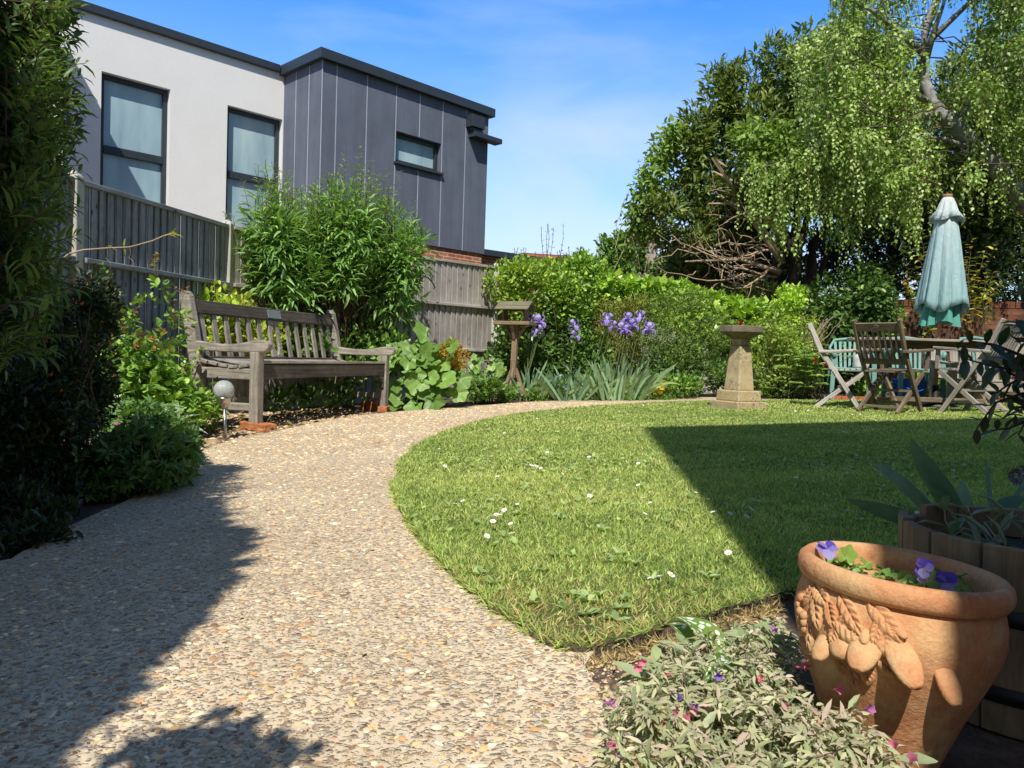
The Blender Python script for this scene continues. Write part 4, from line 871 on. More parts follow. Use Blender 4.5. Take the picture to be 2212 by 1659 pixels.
m = MB(); m.box(-.7, .7, -.285, -.262, .16, .26); m.build('front_rail', TEAK, lb, bevel=.004)
for k in range(9): x = -.62+k*.155; m = MB(); m.bar((x, .225, .28), (x, .29, .62), .1, .02, up=(0, 1, 0)); m.build('back_board', TEAK, lb, bevel=.003)
m = MB(); m.prism([(-.74, .62), (.74, .62), (.74, .84), (.4, .82), (0, .76), (-.4, .72), (-.74, .70)], ((0, .30, 0), (1, 0, 0), (0, 0, 1), (0, 1, 0)), .035); m.build('top_rail', TEAK, lb, bevel=.005)

# crook hanging pole in the bed
ck = at(1585/1.0-740, 700, 9.2); hk = thing('hanging_hook', 'black iron shepherd crook pole rising from the border behind the bench', 'hook pole', (*at(880, 860, 9.3)[:2], gz(at(880, 860, 9.3)[0])))
b_ = np.array(hk.location); pts = [at(878, 850, 9.3), at(880, 760, 9.3), at(884, 690, 9.3), at(892, 640, 9.3), at(902, 608, 9.3), at(915, 597, 9.3), at(925, 600, 9.3), at(934, 610, 9.3), at(940, 622, 9.3), at(936, 624, 9.3)]
m = MB(); m.tube([q-b_ for q in pts], .008, 8); m.build('crook', BLACKIRON, hk, smooth=True)

# ------------------------------------------------------------------ terracotta pot
PT = .065; RC = np.array([.556, 1.067, .30]); PH = .29
pax = nrm((PT, 0, 1)); PB = RC-pax*PH
po = thing('terracotta_pot', 'large terracotta pot with moulded leaves and fruit, half in shade in the near corner', 'plant pot', PB); po.rotation_euler = (0, math.atan(PT), 0)
RM = np.array(po.rotation_euler.to_matrix())
PROF = [(.066, 0), (.071, .02), (.084, .06), (.098, .1), (.110, .13), (.121, .158), (.130, .183), (.1345, .206), (.133, .228), (.128, .247), (.1245, .258)]
m = MB(); m.lathe(PROF+[(.113, .256), (.108, .19), (0, .15)], 72); m.build('body', TERRA, po, smooth=True)
rim = [(.124, .255), (.1315, .257), (.1355, .264), (.1365, .273), (.1345, .282), (.128, .288), (.121, .2875), (.1155, .282), (.1135, .268), (.112, .235)]
m = MB(); m.lathe(rim, 80); m.M = m.M; q = m.build('rim', TERRA, po, smooth=True)
m = MB(); m.lathe([(.1105, .208), (.06, .213), (0, .216)], 40); m.build('compost', SOIL, po, smooth=True)
pr, pz = np.array([q[0] for q in PROF]), np.array([q[1] for q in PROF])
def potpt(x, y):
    d = ray(x, y)
    for t in np.linspace(.7, 1.4, 1400):
        q = RM.T@(CC+d*t-PB)
        if 0 < q[2] < .26 and math.hypot(q[0], q[1]) < np.interp(q[2], pz, pr): return q
    return None
def c9(x, y): return ((3000+x/1.843)/1.8083, (2100+y/1.843)/1.8083)
def pframe(q):
    n = nrm((q[0], q[1], .12)); tx = nrm(np.cross((0, 0, 1), n)); return tx, np.cross(n, tx), n
def relief_leaf(q, ang, L, W, h):
    tx, up, n = pframe(q); A = tx*math.cos(ang)+up*math.sin(ang); B = np.cross(n, A); m = MB(); nu, nv = 30, 21; v = []
    for i in range(nu+1):
        t = i/nu
        for j in range(nv):
            s_ = -1+2*j/(nv-1); wdt = W/2*math.sin(math.pi*min(1, t*.97+.015)**.9)**.65; pl = (1-abs(s_)**6)*(1-abs(2*t-1)**8); zz = h*pl*(.75+.25*abs(s_))-.5*h*math.exp(-(s_/.09)**2)*pl+.22*h*math.sin(34*(t-.22*abs(s_)))*pl*(abs(s_) > .12)
            P = q+A*(t-.5)*L+B*s_*wdt; rr = math.hypot(P[0], P[1]); r0 = np.interp(P[2], pz, pr); P = P+n*(r0-rr)*.85
            v.append(P+n*(zz-.0015))
    m.add(v, [(i*nv+j, (i+1)*nv+j, (i+1)*nv+j+1, i*nv+j+1) for i in range(nu) for j in range(nv-1)]); m.build('relief_leaf', TERRA, po, smooth=True)
def relief_ball(q, rs, ang, name='relief_fruit', pear=0.):
    x_ = q[0]*40
    tx, up, n = pframe(q); A = tx*math.cos(ang)+up*math.sin(ang); B = np.cross(n, A); m = MB(); m.ball((0, 0, 0), 1, 20, 14)
    v = np.array(m.V); tz = (v[:, 2]+1)/2; k = 1+pear*1.7*tz**1.6*(1 if pear < -.05 else 0); dn = np.hypot(v[:, 0], v[:, 1]); v = np.stack([v[:, 0]*k*(1+.05*np.sin(3*v[:, 2]+x_*7)), v[:, 1]*k, v[:, 2]+np.where(v[:, 2] < -.5, .10*np.exp(-(dn/.10)**2), 0)], 1)
    m.V = [tuple(q+B*a*rs[0]+n*b*rs[1]+A*c*rs[2]) for a, b, c in v]; m.build(name, TERRA, po, smooth=True)
S_ = .00078/1.0
for (x, y, a, L, W) in ((385, 415, -25, 150, 95), (590, 548, -42, 235, 80), (838, 592, -40, 250, 85), (350, 525, -55, 190, 75), (455, 560, -55, 140, 70), (590, 668, -15, 190, 100), (835, 735, -70, 150, 95), (600, 945, -60, 160, 70), (715, 975, -75, 90, 70), (300, 410, 75, 130, 40), (310, 680, -80, 170, 60), (655, 700, -55, 120, 75), (780, 690, -95, 120, 60), (480, 690, -100, 110, 60), (530, 900, -80, 100, 60), (850, 930, -30, 110, 55), (900, 660, 150, 120, 45)):
    q = potpt(*c9(x, y))
    if q is not None: relief_leaf(q, rad(a), L*.00025, W*.00030, .0075)
for (x, y, a, r1, r2, pear, nm) in ((410, 750, 105, 60, 120, -.3, 'relief_pear'), (935, 800, 118, 80, 205, -.34, 'relief_pear'), (545, 785, 90, 70, 72, 0, 'relief_apple'), (712, 775, 85, 88, 150, -.3, 'relief_pear'), (1275, 990, 95, 66, 150, -.33, 'relief_pear'), (700, 690, 100, 30, 60, 0, 'relief_stalk'), (930, 640, 130, 28, 70, 0, 'relief_stalk')):
    q = potpt(*c9(x, y))
    if q is not None: relief_ball(q, (r1*.00026, min(.0105, r1*.00016), r2*.00026), rad(a), nm, pear)
for (x, y) in ((240, 432), (226, 480), (232, 530), (238, 585), (246, 640), (262, 610), (256, 560), (268, 660), (250, 745), (275, 780), (262, 800), (292, 815), (285, 850), (300, 880)):
    q = potpt(*c9(x+6, y))
    if q is not None: relief_ball(q, (.0068, .0068, .0068), 0, 'relief_grape')

# ------------------------------------------------------------------ half barrel planter
BCN = np.array([.874, 1.258]); BR = .205; bz = .315-gz(BCN[0]); hb = thing('barrel_planter', 'shaded wooden half barrel planter with uneven staves behind the terracotta pot', 'planter', (*BCN, gz(BCN[0])))
BARREL = m_wood('barrel_oak', [(.25, (.15, .1, .055)), (.5, (.28, .2, .115)), (.8, (.4, .3, .195))], stain_amt=.35)
ns = 15
for k in range(ns):
    a0, a1 = 2*math.pi*k/ns+.012, 2*math.pi*(k+1)/ns-.012; top = bz+random.choice((0, -.004, .004, -.013 if k % 4 == 1 else 0)); m = MB(); v = []
    for z, ro in ((0, BR*.86), (top*.55, BR*.97), (top, BR)):
        for a in (a0, (a0+a1)/2, a1): v += [(ro*math.cos(a), ro*math.sin(a), z), ((ro-.016)*math.cos(a), (ro-.016)*math.sin(a), z)]
    f = []
    for i in range(2):
        b = i*6; f += [(b, b+2, b+8, b+6), (b+2, b+4, b+10, b+8), (b+1, b+7, b+9, b+3), (b+3, b+9, b+11, b+5), (b, b+6, b+7, b+1), (b+4, b+5, b+11, b+10)]
    f += [(12, 14, 15, 13), (14, 16, 17, 15), (0, 1, 3, 2), (2, 3, 5, 4)]
    m.add(v, f, [(q[2], math.atan2(q[1], q[0])*BR, math.hypot(q[0], q[1])) for q in v]); m.build('stave', BARREL, hb, bevel=.002)
for z in (.05, .17): m = MB(); r0 = BR*(.86+.11*min(1, z/.16))+.0035; m.lathe([(r0, z), (r0+.0015, z+.012), (r0+.003, z+.025), (r0-.004, z+.025), (r0-.004, z)], 48); m.build('hoop', BLACKIRON, hb, smooth=True)
m = MB(); m.lathe([(BR-.017, bz-.05), (.1, bz-.045), (0, bz-.04)], 30); m.build('compost', SOIL, hb, smooth=True)
# ------------------------------------------------------------------ plants
def plant(name, label, cat, base, parts, group=None):
    """parts: (part name, builder with .build, material, smooth); geometry is in world space"""
    base = np.array([base[0], base[1], gz(base[0])]); t = thing(name, label, cat, base, group=group)
    for nm, b, mt, sm in parts:
        if (isinstance(b, LM) and b.nb) or (isinstance(b, MB) and b.V):
            o = b.build(nm, mt, t, smooth=sm); o.location = -V3(base)
            if getattr(b, 'kind', None): tag(o, kind=b.kind)
    return t
def curve(p0, p1, n=7, sag=0., bow=None, wob=0.):
    p0, p1 = np.array(p0, float), np.array(p1, float); t = np.linspace(0, 1, n)[:, None]; L = np.linalg.norm(p1-p0)
    q = p0+(p1-p0)*t; q[:, 2] -= sag*(4*t*(1-t))[:, 0]*L
    if bow is not None: q += np.array(bow)*(4*t*(1-t))*L
    if wob: w_ = RNG.normal(size=(n, 3))*wob*L; w_[0] = w_[-1] = 0; q += w_
    return q
def along(pts, s):
    """points and directions at fractions s of a polyline"""
    pts = np.array(pts); d = np.linalg.norm(np.diff(pts, axis=0), axis=1); c = np.concatenate([[0], np.cumsum(d)]); c /= c[-1]
    i = np.clip(np.searchsorted(c, s, 'right')-1, 0, len(pts)-2); f = ((s-c[i])/np.maximum(c[i+1]-c[i], 1e-9))[:, None]
    return pts[i]*(1-f)+pts[i+1]*f, nrm(pts[i+1]-pts[i])
def leafy(lm, pts, n, L, W, cols, tpl='lance', s0=.3, out=1., fwd=.5, droop=.2, taper=.45, opposite=True, colt=None, curl=None):
    s = np.linspace(s0, 1, n)
    if opposite: s = np.repeat(s[::2], 2)[:n]
    s = np.clip(s+RNG.normal(size=len(s))*.01, 0, 1); n = len(s)
    P, T = along(pts, s); a = np.arange(n)*(math.pi if opposite else 2.4)+np.floor(np.arange(n)/2)*1.57+RNG.random()*6+RNG.normal(size=n)*.3
    r0 = np.cross(T, (0.2, .1, 1)); bad = np.linalg.norm(r0, axis=1) < .12; r0[bad] = np.cross(T[bad], (1, .2, 0)); r0 = nrm(r0); r1 = np.cross(T, r0)
    R_ = r0*np.cos(a)[:, None]+r1*np.sin(a)[:, None]; A = R_*out+T*fwd; A[:, 2] -= droop
    N = np.tile([0, 0, 1.], (n, 1))+T*.3+unit(n)*.35; sz = (1-taper*np.clip((s-.6)/.4, 0, 1))*(1+.2*RNG.normal(size=n)); sz = np.clip(sz, .3, 1.6)
    lm.leaves(P, A, N, L*sz, W*sz, mixcol(cols, n, .12, colt if colt is None else colt(s)), tpl, curl)

# --- palettes (base colours)
G_MID = [(.035, .075, .015), (.06, .125, .022), (.10, .18, .03)]
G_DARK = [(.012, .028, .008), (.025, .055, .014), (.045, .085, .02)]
G_LIME = [(.09, .17, .02), (.17, .28, .03), (.27, .36, .05)]
G_YEL = [(.10, .15, .02), (.20, .24, .03), (.30, .30, .05)]
G_BLUE = [(.07, .13, .065), (.13, .21, .10), (.20, .28, .14)]
G_BUD = [(.045, .10, .025), (.09, .18, .04), (.15, .25, .075)]

# buddleia behind the bench
def buddleia():
    lm, st = LM(), MB(); pool = lump(*pblob(600, 560, 82, 130, 7.9, .28), k=6, f=.5)+lump(*pblob(715, 545, 95, 140, 8.6, .34), k=6, f=.5)+lump(*pblob(840, 555, 82, 130, 9.15, .45), k=6, f=.5)
    foliage(lm, pool, 5600, .125, .028, G_BUD, 'lance', shell=.8, out=.9, up=.25, rnd=.6, droop=.25, nup=.7)
    for k in range(210):
        f = RNG.random(); px = 535+370*f; Z = 7.75+1.5*f+RNG.normal()*.18; bx = 620+190*f+RNG.normal()*20; pb = at(bx, 740, 8.1+1.0*f); px += RNG.normal()*22
        top = 380+34*math.sin(px*.03)+RNG.normal()*22+abs(px-735)*.2; 
        if px > 860: top += 40
        p1 = at(px+RNG.normal()*10, top+abs(RNG.normal())*80*(k > 95), Z); pts = curve(pb, p1, 8, bow=(0.05*(f-.5), 0, .03), wob=.008)
        st.tube(pts, np.linspace(.007, .0022, 8), 5); leafy(lm, pts, 30, .135, .026, G_BUD, 'lance', .42, 1., .75, .12, .55, colt=lambda s: .35+.6*np.clip((s-.75)/.25, 0, 1)*RNG.random(len(s))+.2*RNG.normal(size=len(s)))
    return plant('buddleia', 'tall leafy shrub with long narrow leaves behind the bench, rising above the fence', 'shrub', at(715, 870, 8.6), [('foliage', lm, LEAF, False), ('stems', st, BROWNSTEM, True)])
buddleia()

# tall dark shrub at the left edge
def left_shrub():
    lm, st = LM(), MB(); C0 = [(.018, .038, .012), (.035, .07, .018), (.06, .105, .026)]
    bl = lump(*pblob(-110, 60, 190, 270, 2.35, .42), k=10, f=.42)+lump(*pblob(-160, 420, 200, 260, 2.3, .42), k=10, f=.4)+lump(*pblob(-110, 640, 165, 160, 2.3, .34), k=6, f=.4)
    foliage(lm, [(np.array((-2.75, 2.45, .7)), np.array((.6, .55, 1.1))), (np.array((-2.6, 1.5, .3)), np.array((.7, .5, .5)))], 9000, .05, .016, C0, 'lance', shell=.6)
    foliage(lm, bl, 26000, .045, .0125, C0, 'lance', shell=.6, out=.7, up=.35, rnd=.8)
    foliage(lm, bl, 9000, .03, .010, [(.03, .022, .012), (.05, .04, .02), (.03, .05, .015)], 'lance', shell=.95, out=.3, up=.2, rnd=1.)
    for k in range(210):
        y = RNG.uniform(-60, 760); q = at(RNG.uniform(30, 98)-max(0, y-520)*.1, y+30, 2.3+RNG.normal()*.18); d = np.array([RNG.uniform(.1, 1), RNG.normal()*.4, RNG.uniform(-.1, .8)]); d = nrm(d)*RNG.uniform(.06, .13)
        pts = curve(q-d*.5, q+d, 6, sag=.03*RNG.normal()); st.tube(pts, np.linspace(.0022, .0008, 6), 4); leafy(lm, pts, 12, .05, .012, C0[1:]+[(.09, .14, .035)], 'lance', .1, 1., .8, .1, .3, False)
    for k in range(12): pts = curve(at(-130+RNG.normal()*40, 1180, 2.45), at(-60+RNG.normal()*90, RNG.uniform(-50, 500), 2.3+RNG.normal()*.15), 7, wob=.02); st.tube(pts, np.linspace(.008, .002, 7), 5)
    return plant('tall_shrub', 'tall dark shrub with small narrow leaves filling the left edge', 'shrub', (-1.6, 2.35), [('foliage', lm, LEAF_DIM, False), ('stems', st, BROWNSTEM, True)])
left_shrub()
def azalea():
    lm, st, bd = LM(), MB(), LM(); bl = lump(*pblob(168, 760, 72, 165, 3.3, .3), k=10, f=.42)+lump(*pblob(50, 900, 130, 180, 2.95, .3), k=9, f=.45)+lump(*pblob(70, 1060, 120, 105, 2.85, .25), k=6, f=.4)+lump(*pblob(20, 1130, 130, 75, 2.5, .16), k=6, f=.45)+lump(*pblob(45, 1172, 120, 48, 2.3, .1), k=6, f=.45)+lump(*pblob(-60, 1200, 110, 60, 2.15, .1), k=5, f=.45)
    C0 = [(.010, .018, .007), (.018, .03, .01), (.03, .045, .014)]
    foliage(lm, bl, 25000, .027, .0105, C0, 'oval', shell=.75, out=.6, up=.4, rnd=.8, zmin=None)
    P, N = cloud(bl, 260, .15); k = P[:, 2] > .35; P, N = P[k], N[k]; bd.leaves(P, N+unit(len(P))*.4+np.array([0, 0, .6]), unit(len(P)), .018, .010, mixcol([(.35, .03, .03), (.5, .10, .06), (.2, .03, .03)], len(P)), 'oval'); bd.kind = 'stuff'
    for k in range(16): pts = curve(at(150+RNG.normal()*50, 1110, 3.05), at(120+RNG.normal()*60, RNG.uniform(640, 900), 3.1+RNG.normal()*.15), 7, wob=.03); st.tube(pts, np.linspace(.006, .002, 7), 5)
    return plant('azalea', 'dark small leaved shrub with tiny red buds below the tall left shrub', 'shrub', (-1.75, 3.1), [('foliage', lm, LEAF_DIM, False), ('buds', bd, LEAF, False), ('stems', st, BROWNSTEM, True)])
azalea()
def geranium():
    lm, st = LM(), MB(); bl = lump(*pblob(300, 1010, 95, 75, 3.25, .3), k=9, f=.45, top=True)+[pblob(240, 1040, 90, 55, 3.15, .25), pblob(345, 960, 75, 60, 3.9, .3), pblob(300, 915, 85, 48, 4.2, .22), pblob(255, 905, 50, 40, 4.3, .2)]
    foliage(lm, bl, 3300, .05, .05, [(.03, .065, .02), (.06, .12, .03), (.10, .18, .05)], 'palm', shell=.5, out=.4, up=.1, rnd=.7, nup=.75)
    b = gnd(290, 1050)
    for k in range(60): q = at(300+RNG.normal()*45, 990+RNG.normal()*35, 3.3+RNG.normal()*.2); st.tube(curve(b+RNG.normal(size=3)*(.12, .12, 0), q, 5, wob=.02), .0022, 4)
    parts = [('foliage', lm, LEAF, False), ('stems', st, STEM, True)]; t = plant('geranium', 'low cranesbill with lobed leaves and pale pink and lilac flowers at the path edge', 'plant', gnd(300, 1060), parts)
    for (x, y, c) in ((250, 903, (.75, .6, .7)), (253, 918, (.65, .2, .42)), (293, 910, (.75, .65, .75)), (330, 912, (.22, .13, .42)), (317, 930, (.25, .2, .5)), (289, 940, (.4, .2, .45)), (353, 962, (.25, .2, .55)), (304, 957, (.6, .25, .5)), (221, 908, (.55, .2, .4)), (243, 952, (.4, .2, .42))):
        f = LM(); q = at(x, y, 3.92 if y < 935 else 3.3)
        for a in range(5): A = np.array([[math.cos(a*1.257), math.sin(a*1.257), .35]]); f.leaves([q], A+np.array([[0, -.35, .1]]), np.array([[0, -.5, 1.]]), .020, .017, np.array(c), 'oval')
        o = f.build('flower', PETAL, t); o.location = -V3(t.location)
geranium()
def rosebush(name, label, base, stems, leafc, L=.05, cut=()):
    lm, st = LM(), MB(); base = np.array(base, float)
    for p1, n, red in stems:
        p0 = base+RNG.normal(size=3)*(.09, .09, 0); pts = curve(p0, p1, 9, wob=.018, bow=(.05*RNG.normal(), .05*RNG.normal(), 0)); st.tube(pts, np.linspace(.0055, .002, 9), 6)
        s = np.linspace(.25, 1, n); P, T = along(pts, s)
        for i in np.repeat(np.arange(n), 2):
            d = unit(1)[0]; d[2] = abs(d[2])*.4; d = nrm(d+T[i]*.5); c = curve(P[i], P[i]+d*L*RNG.uniform(1.6, 2.6), 5, sag=.06); st.tube(c, .0011, 3)
            cols = [(.16, .05, .02), (.13, .08, .02), (.12, .14, .025)] if (red and s[i] > .88) or RNG.random() < .04 else leafc
            sc = 1-.45*(s[i] > .9); leafy(lm, c, 5, L*sc, L*.66*sc, cols, 'oval', .45, 1., .5, .05, .0, True)
            leafy(lm, c[-2:], 1, L*1.1*sc, L*.7*sc, cols, 'oval', 1, .1, 1., 0, 0, False)
    return plant(name, label, 'rose', base, [('foliage', lm, LEAF_GLOSS, False), ('stems', st, STEM, True)])
LR = [(.05, .11, .02), (.10, .19, .03), (.17, .27, .045)]
rosebush('rose_bush', 'tall young rose with lime green and red tinged leaves left of the bench', gnd(300, 925), [(at(340, 572, 5.3), 13, True), (at(395, 640, 5.4), 12, True), (at(235, 610, 4.9), 11, False), (at(300, 660, 5.1), 12, False), (at(350, 745, 5.1), 9, True), (at(272, 730, 4.9), 9, True), (at(410, 760, 5.35), 9, False), (at(320, 820, 5), 7, False), (at(260, 830, 4.8), 7, False), (at(375, 700, 5.2), 10, True)], LR, .055)
def lowgreen(name, label, cat, blobs, n, L, W, cols, tpl, mat=LEAF, base=None, **k):
    lm = LM(); foliage(lm, blobs, n, L, W, cols, tpl, **k); b = blobs[0][0] if base is None else base
    return plant(name, label, cat, b, [('foliage', lm, mat, False)])
lowgreen('bushy_perennial', 'bushy mid green perennial filling the bed beside the near bench leg', 'plant', plump(350, 870, 95, 75, 5.3, .3, k=9, f=.42)+plump(430, 880, 60, 60, 5.75, .18, k=5)+[pblob(280, 800, 60, 80, 5.2, .25)], 2600, .055, .036, LR, 'oval', LEAF, shell=.7, out=.5, up=.2, rnd=.7, nup=.6)
# spotted lungwort by the bench
def spotted(name, label, base, leaves_, cols):
    lm = LM()
    for p0, p1, w_ in leaves_:
        p0, p1 = np.array(p0), np.array(p1); A = p1-p0; L = np.linalg.norm(A); S = nrm(np.cross(A, (0, 0, 1))); up = np.cross(S, A/L); n = 12; v, l = [], []
        r_ = RNG.random()
        for i in range(n+1):
            t = i/n; ww = w_*max(.012, math.sin(math.pi*min(1, .06+.94*t)**.8))**.9; c = p0+A*t+up*L*.22*math.sin(math.pi*t)*(1-.4*t)
            for j, z in ((-1, .16), (-.5, .03), (0, -.03), (.5, .03), (1, .16)): v.append(c+S*j*ww/2+up*z*ww); l.append((t*L/.12, j*.5*w_/.05, r_))
        f = [(i*5+j, i*5+j+1, (i+1)*5+j+1, (i+1)*5+j) for i in range(n) for j in range(4)]; lm.raw(v, f, mixcol(cols, 1)[0], l)
    return plant(name, label, 'plant', base, [('foliage', lm, SPOTTED, True)])
gb = gnd(375, 962)
spotted('lungwort', 'lungwort with long silver spotted leaves beside the solar lamp', gb, [(at(372, 935, 4.85), at(x, y, z), w_) for x, y, z, w_ in ((345, 868, 5.0, .07), (318, 890, 4.8, .06), (395, 900, 4.9, .07), (440, 895, 5., .075), (425, 928, 4.75, .08), (450, 938, 4.85, .08), (330, 920, 4.6, .07), (410, 955, 4.6, .07), (360, 895, 4.9, .07), (345, 955, 4.6, .06), (300, 905, 4.7, .06), (385, 870, 5.1, .06), (455, 915, 5.0, .07))], [(.06, .11, .05), (.10, .16, .07)])

# climber twig before the fence
def vine():
    lm, st = LM(), MB(); pts = [at(*q, 4.4) for q in ((118, 572), (150, 548), (180, 540), (230, 536), (280, 534), (330, 520), (352, 510), (371, 504))]; pts = curve(pts[0], pts[0], 2) if 0 else np.array(pts)
    st.tube(pts, np.linspace(.006, .003, len(pts)), 6)
    for k in (3, 4): 
        q = pts[k]; a = np.linspace(0, 9, 22); st.tube([q+np.array([.02*math.sin(t)*t/9+.01*t/9, 0, -.012*t+.01*math.cos(t)]) for t in a], .0012, 4)
    leafy(lm, pts[-2:], 4, .05, .014, G_YEL, 'lance', .5, .5, 1., 0, 0); leafy(lm, pts[3:5], 4, .05, .012, G_YEL, 'lance', .2, 1, .2, .1, 0)
    plant('climber_shoot', 'bare arching climber shoot hanging before the left fence panel', 'climber', pts[0], [('shoot', st, TWIG, True), ('leaves', lm, LEAF, False)])
vine()
# yellow-green shrub behind the bench back, dark leaves below it
lowgreen('golden_shrub', 'yellow green shrub behind the near end of the bench back', 'shrub', plump(462, 680, 75, 70, 7.3, .2, k=6)+plump(545, 720, 70, 55, 7.6, .2, k=6), 1500, .055, .032, G_YEL+G_LIME, 'oval', LEAF, shell=.8)
lowgreen('leafy_shrub', 'mid green leafy shrub seen through the bench slats below the tall shrub', 'shrub', plump(640, 745, 80, 65, 8.15, .22, k=7)+plump(740, 770, 75, 80, 8.75, .3, k=7)+plump(825, 760, 50, 85, 9.0, .3, k=6), 3300, .062, .04, G_MID+[(.14, .22, .04)], 'oval', LEAF_GLOSS, shell=.8)
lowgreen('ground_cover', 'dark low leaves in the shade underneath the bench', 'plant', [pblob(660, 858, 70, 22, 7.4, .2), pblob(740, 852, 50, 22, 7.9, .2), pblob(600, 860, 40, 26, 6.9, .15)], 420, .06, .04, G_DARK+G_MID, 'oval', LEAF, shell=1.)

# hollyhock and neighbours
def hollyhock(name, label, base, pts_, size, cols):
    lm, st = LM(), MB(); base = np.array(base)
    for (x, y, Z, s_) in pts_:
        q = at(x, y, Z); st.tube(curve(base+RNG.normal(size=3)*(.05, .05, 0), q, 7, wob=.015, bow=(0, 0, .08)), np.linspace(.007, .004, 7), 5)
        o = q-base; A = nrm(np.array([o[0]*1.6+RNG.normal()*.35, -.25, RNG.uniform(-.8, .1)])); N = np.array([RNG.normal()*.45, -.85, RNG.uniform(.2, 1.1)])
        lm.leaves([q-A*s_*size*.12], [A], [N], s_*size, s_*size*1.12, mixcol(cols, 1), 'round')
    return plant(name, label, 'plant', base, [('foliage', lm, LEAF, True), ('stalks', st, STEM, True)])
HC = [(.05, .105, .02), (.08, .15, .03), (.115, .19, .045)]
hp = [(915+np.clip(RNG.normal(), -1.6, 1.3)*42, 795+np.clip(RNG.normal(), -1.2, 1.4)*42, 8.6+RNG.normal()*.18, RNG.uniform(.4, 1.0)) for _ in range(76)]+[(925, 722, 8.7, 1.1), (890, 745, 8.7, 1.1), (950, 745, 8.7, 1.), (862, 765, 8.5, 1.1), (905, 770, 8.5, 1.25), (960, 770, 8.5, 1.2), (858, 830, 8.3, .9), (905, 815, 8.35, 1.1), (950, 820, 8.35, 1.1), (985, 815, 8.5, 1.0), (868, 862, 8.2, .9), (900, 868, 8.15, .9), (935, 858, 8.2, 1.), (985, 845, 8.4, .8), (845, 870, 8.15, .7)]
hollyhock('hollyhock', 'hollyhock with very large pale green ruffled leaves at the far end of the bench', gnd(925, 876), hp, .215, HC)
hp = [(1040+RNG.normal()*32, 805+np.clip(RNG.normal(), -1.2, 1.5)*28, 9.4+RNG.normal()*.15, RNG.uniform(.5, 1)) for _ in range(40)]+[(1070, 800, 9.2, 1.2), (1030, 780, 9.3, 1.2), (1075, 830, 9.2, 1.)]
hollyhock('mallow', 'smaller mallow with rounded green leaves just left of the bird table', gnd(1045, 872), hp, .12, HC)
lowgreen('cranesbill', 'fine leaved cranesbill mound between the hollyhock and the bird table', 'plant', plump(1030, 838, 55, 32, 9.2, .25, k=7, top=True)+[pblob(1085, 850, 30, 18, 9.6, .2)], 1500, .05, .05, G_MID+HC, 'palm', LEAF, shell=.7, nup=.7)
lowgreen('golden_spirea', 'small shrub with yellow and orange red leaves behind the hollyhock', 'shrub', plump(975, 768, 34, 30, 8.55, .16, k=8, f=.4)+[pblob(995, 775, 18, 26, 8.6, .12)], 620, .04, .018, [(.14, .035, .012), (.2, .11, .015), (.26, .21, .02), (.2, .22, .03)], 'lance', LEAF, shell=.7)

# hedge shrubs right of the fence
def mixed(name, label, cat, layers, base, stems=None, mat=LEAF, extra=()):
    lm, st = LM(), MB()
    for bl, n, L, W, cols, tpl, k in layers: foliage(lm, bl, n, L, W, cols, tpl, **k)
    if stems:
        n, x, y, sx, Z, x1, y1, sx1, sy1, r0 = stems
        for _ in range(n): st.tube(curve(at(x+RNG.normal()*sx, y, Z+RNG.normal()*.15), at(x1+RNG.normal()*sx1, y1+RNG.normal()*sy1, Z+RNG.normal()*.3), 7, wob=.02), np.linspace(r0, r0*.3, 7), 5)
    return plant(name, label, cat, base, [('foliage', lm, mat, False), ('stems', st, BROWNSTEM, True)]+list(extra))
D_ = dict
lm_, st_ = LM(), MB()
lm_.kind = 'stuff'
for k in range(26):
    x = RNG.uniform(1085, 1290); top = 555-RNG.random()*25-(50 if 1165 < x < 1200 else 0); pts = curve(at(x, 610, 11.2), at(x+RNG.normal()*12, top, 11.2), 5, wob=.02); st_.tube(pts, .004, 4); leafy(lm_, pts, 16, .045, .02, G_MID, 'oval', .2, 1, .5, .1, .3)
mixed('leafy_hedge', 'full yellow green shrub spilling over the end of the fence behind the bird table', 'shrub',
      [(plump(1150, 630, 92, 78, 10.9, .5, k=12, f=.38), 6200, .052, .030, [(.05, .10, .015), (.09, .16, .02), (.15, .23, .03), (.2, .27, .04)], 'oval', D_(shell=.5, up=.4)), (plump(1225, 640, 75, 90, 11.1, .5, k=10, f=.4), 4800, .055, .030, G_MID+G_LIME[:2]+[(.12, .2, .03)], 'oval', D_(shell=.5, up=.4))], at(1180, 860, 11.0), (20, 1170, 850, 50, 11, 1170, 680, 60, 40, .014),
      LEAF, [('shoots', lm_, LEAF, False), ('shoot_stems', st_, BROWNSTEM, True)])
mixed('evergreen_shrub', 'glossy dark green shrub under the yellow green one behind the irises', 'shrub',
      [(plump(1175, 755, 118, 100, 10.75, .4, k=14, f=.4), 6800, .06, .034, G_DARK+G_MID+[(.08, .15, .03)], 'oval', D_(shell=.6, up=.3)), (plump(1255, 800, 70, 55, 10.7, .3, k=7), 1500, .06, .034, G_MID, 'oval', D_(shell=.6))], at(1200, 860, 10.9), (14, 1190, 858, 45, 10.9, 1190, 740, 60, 40, .012), LEAF_GLOSS)
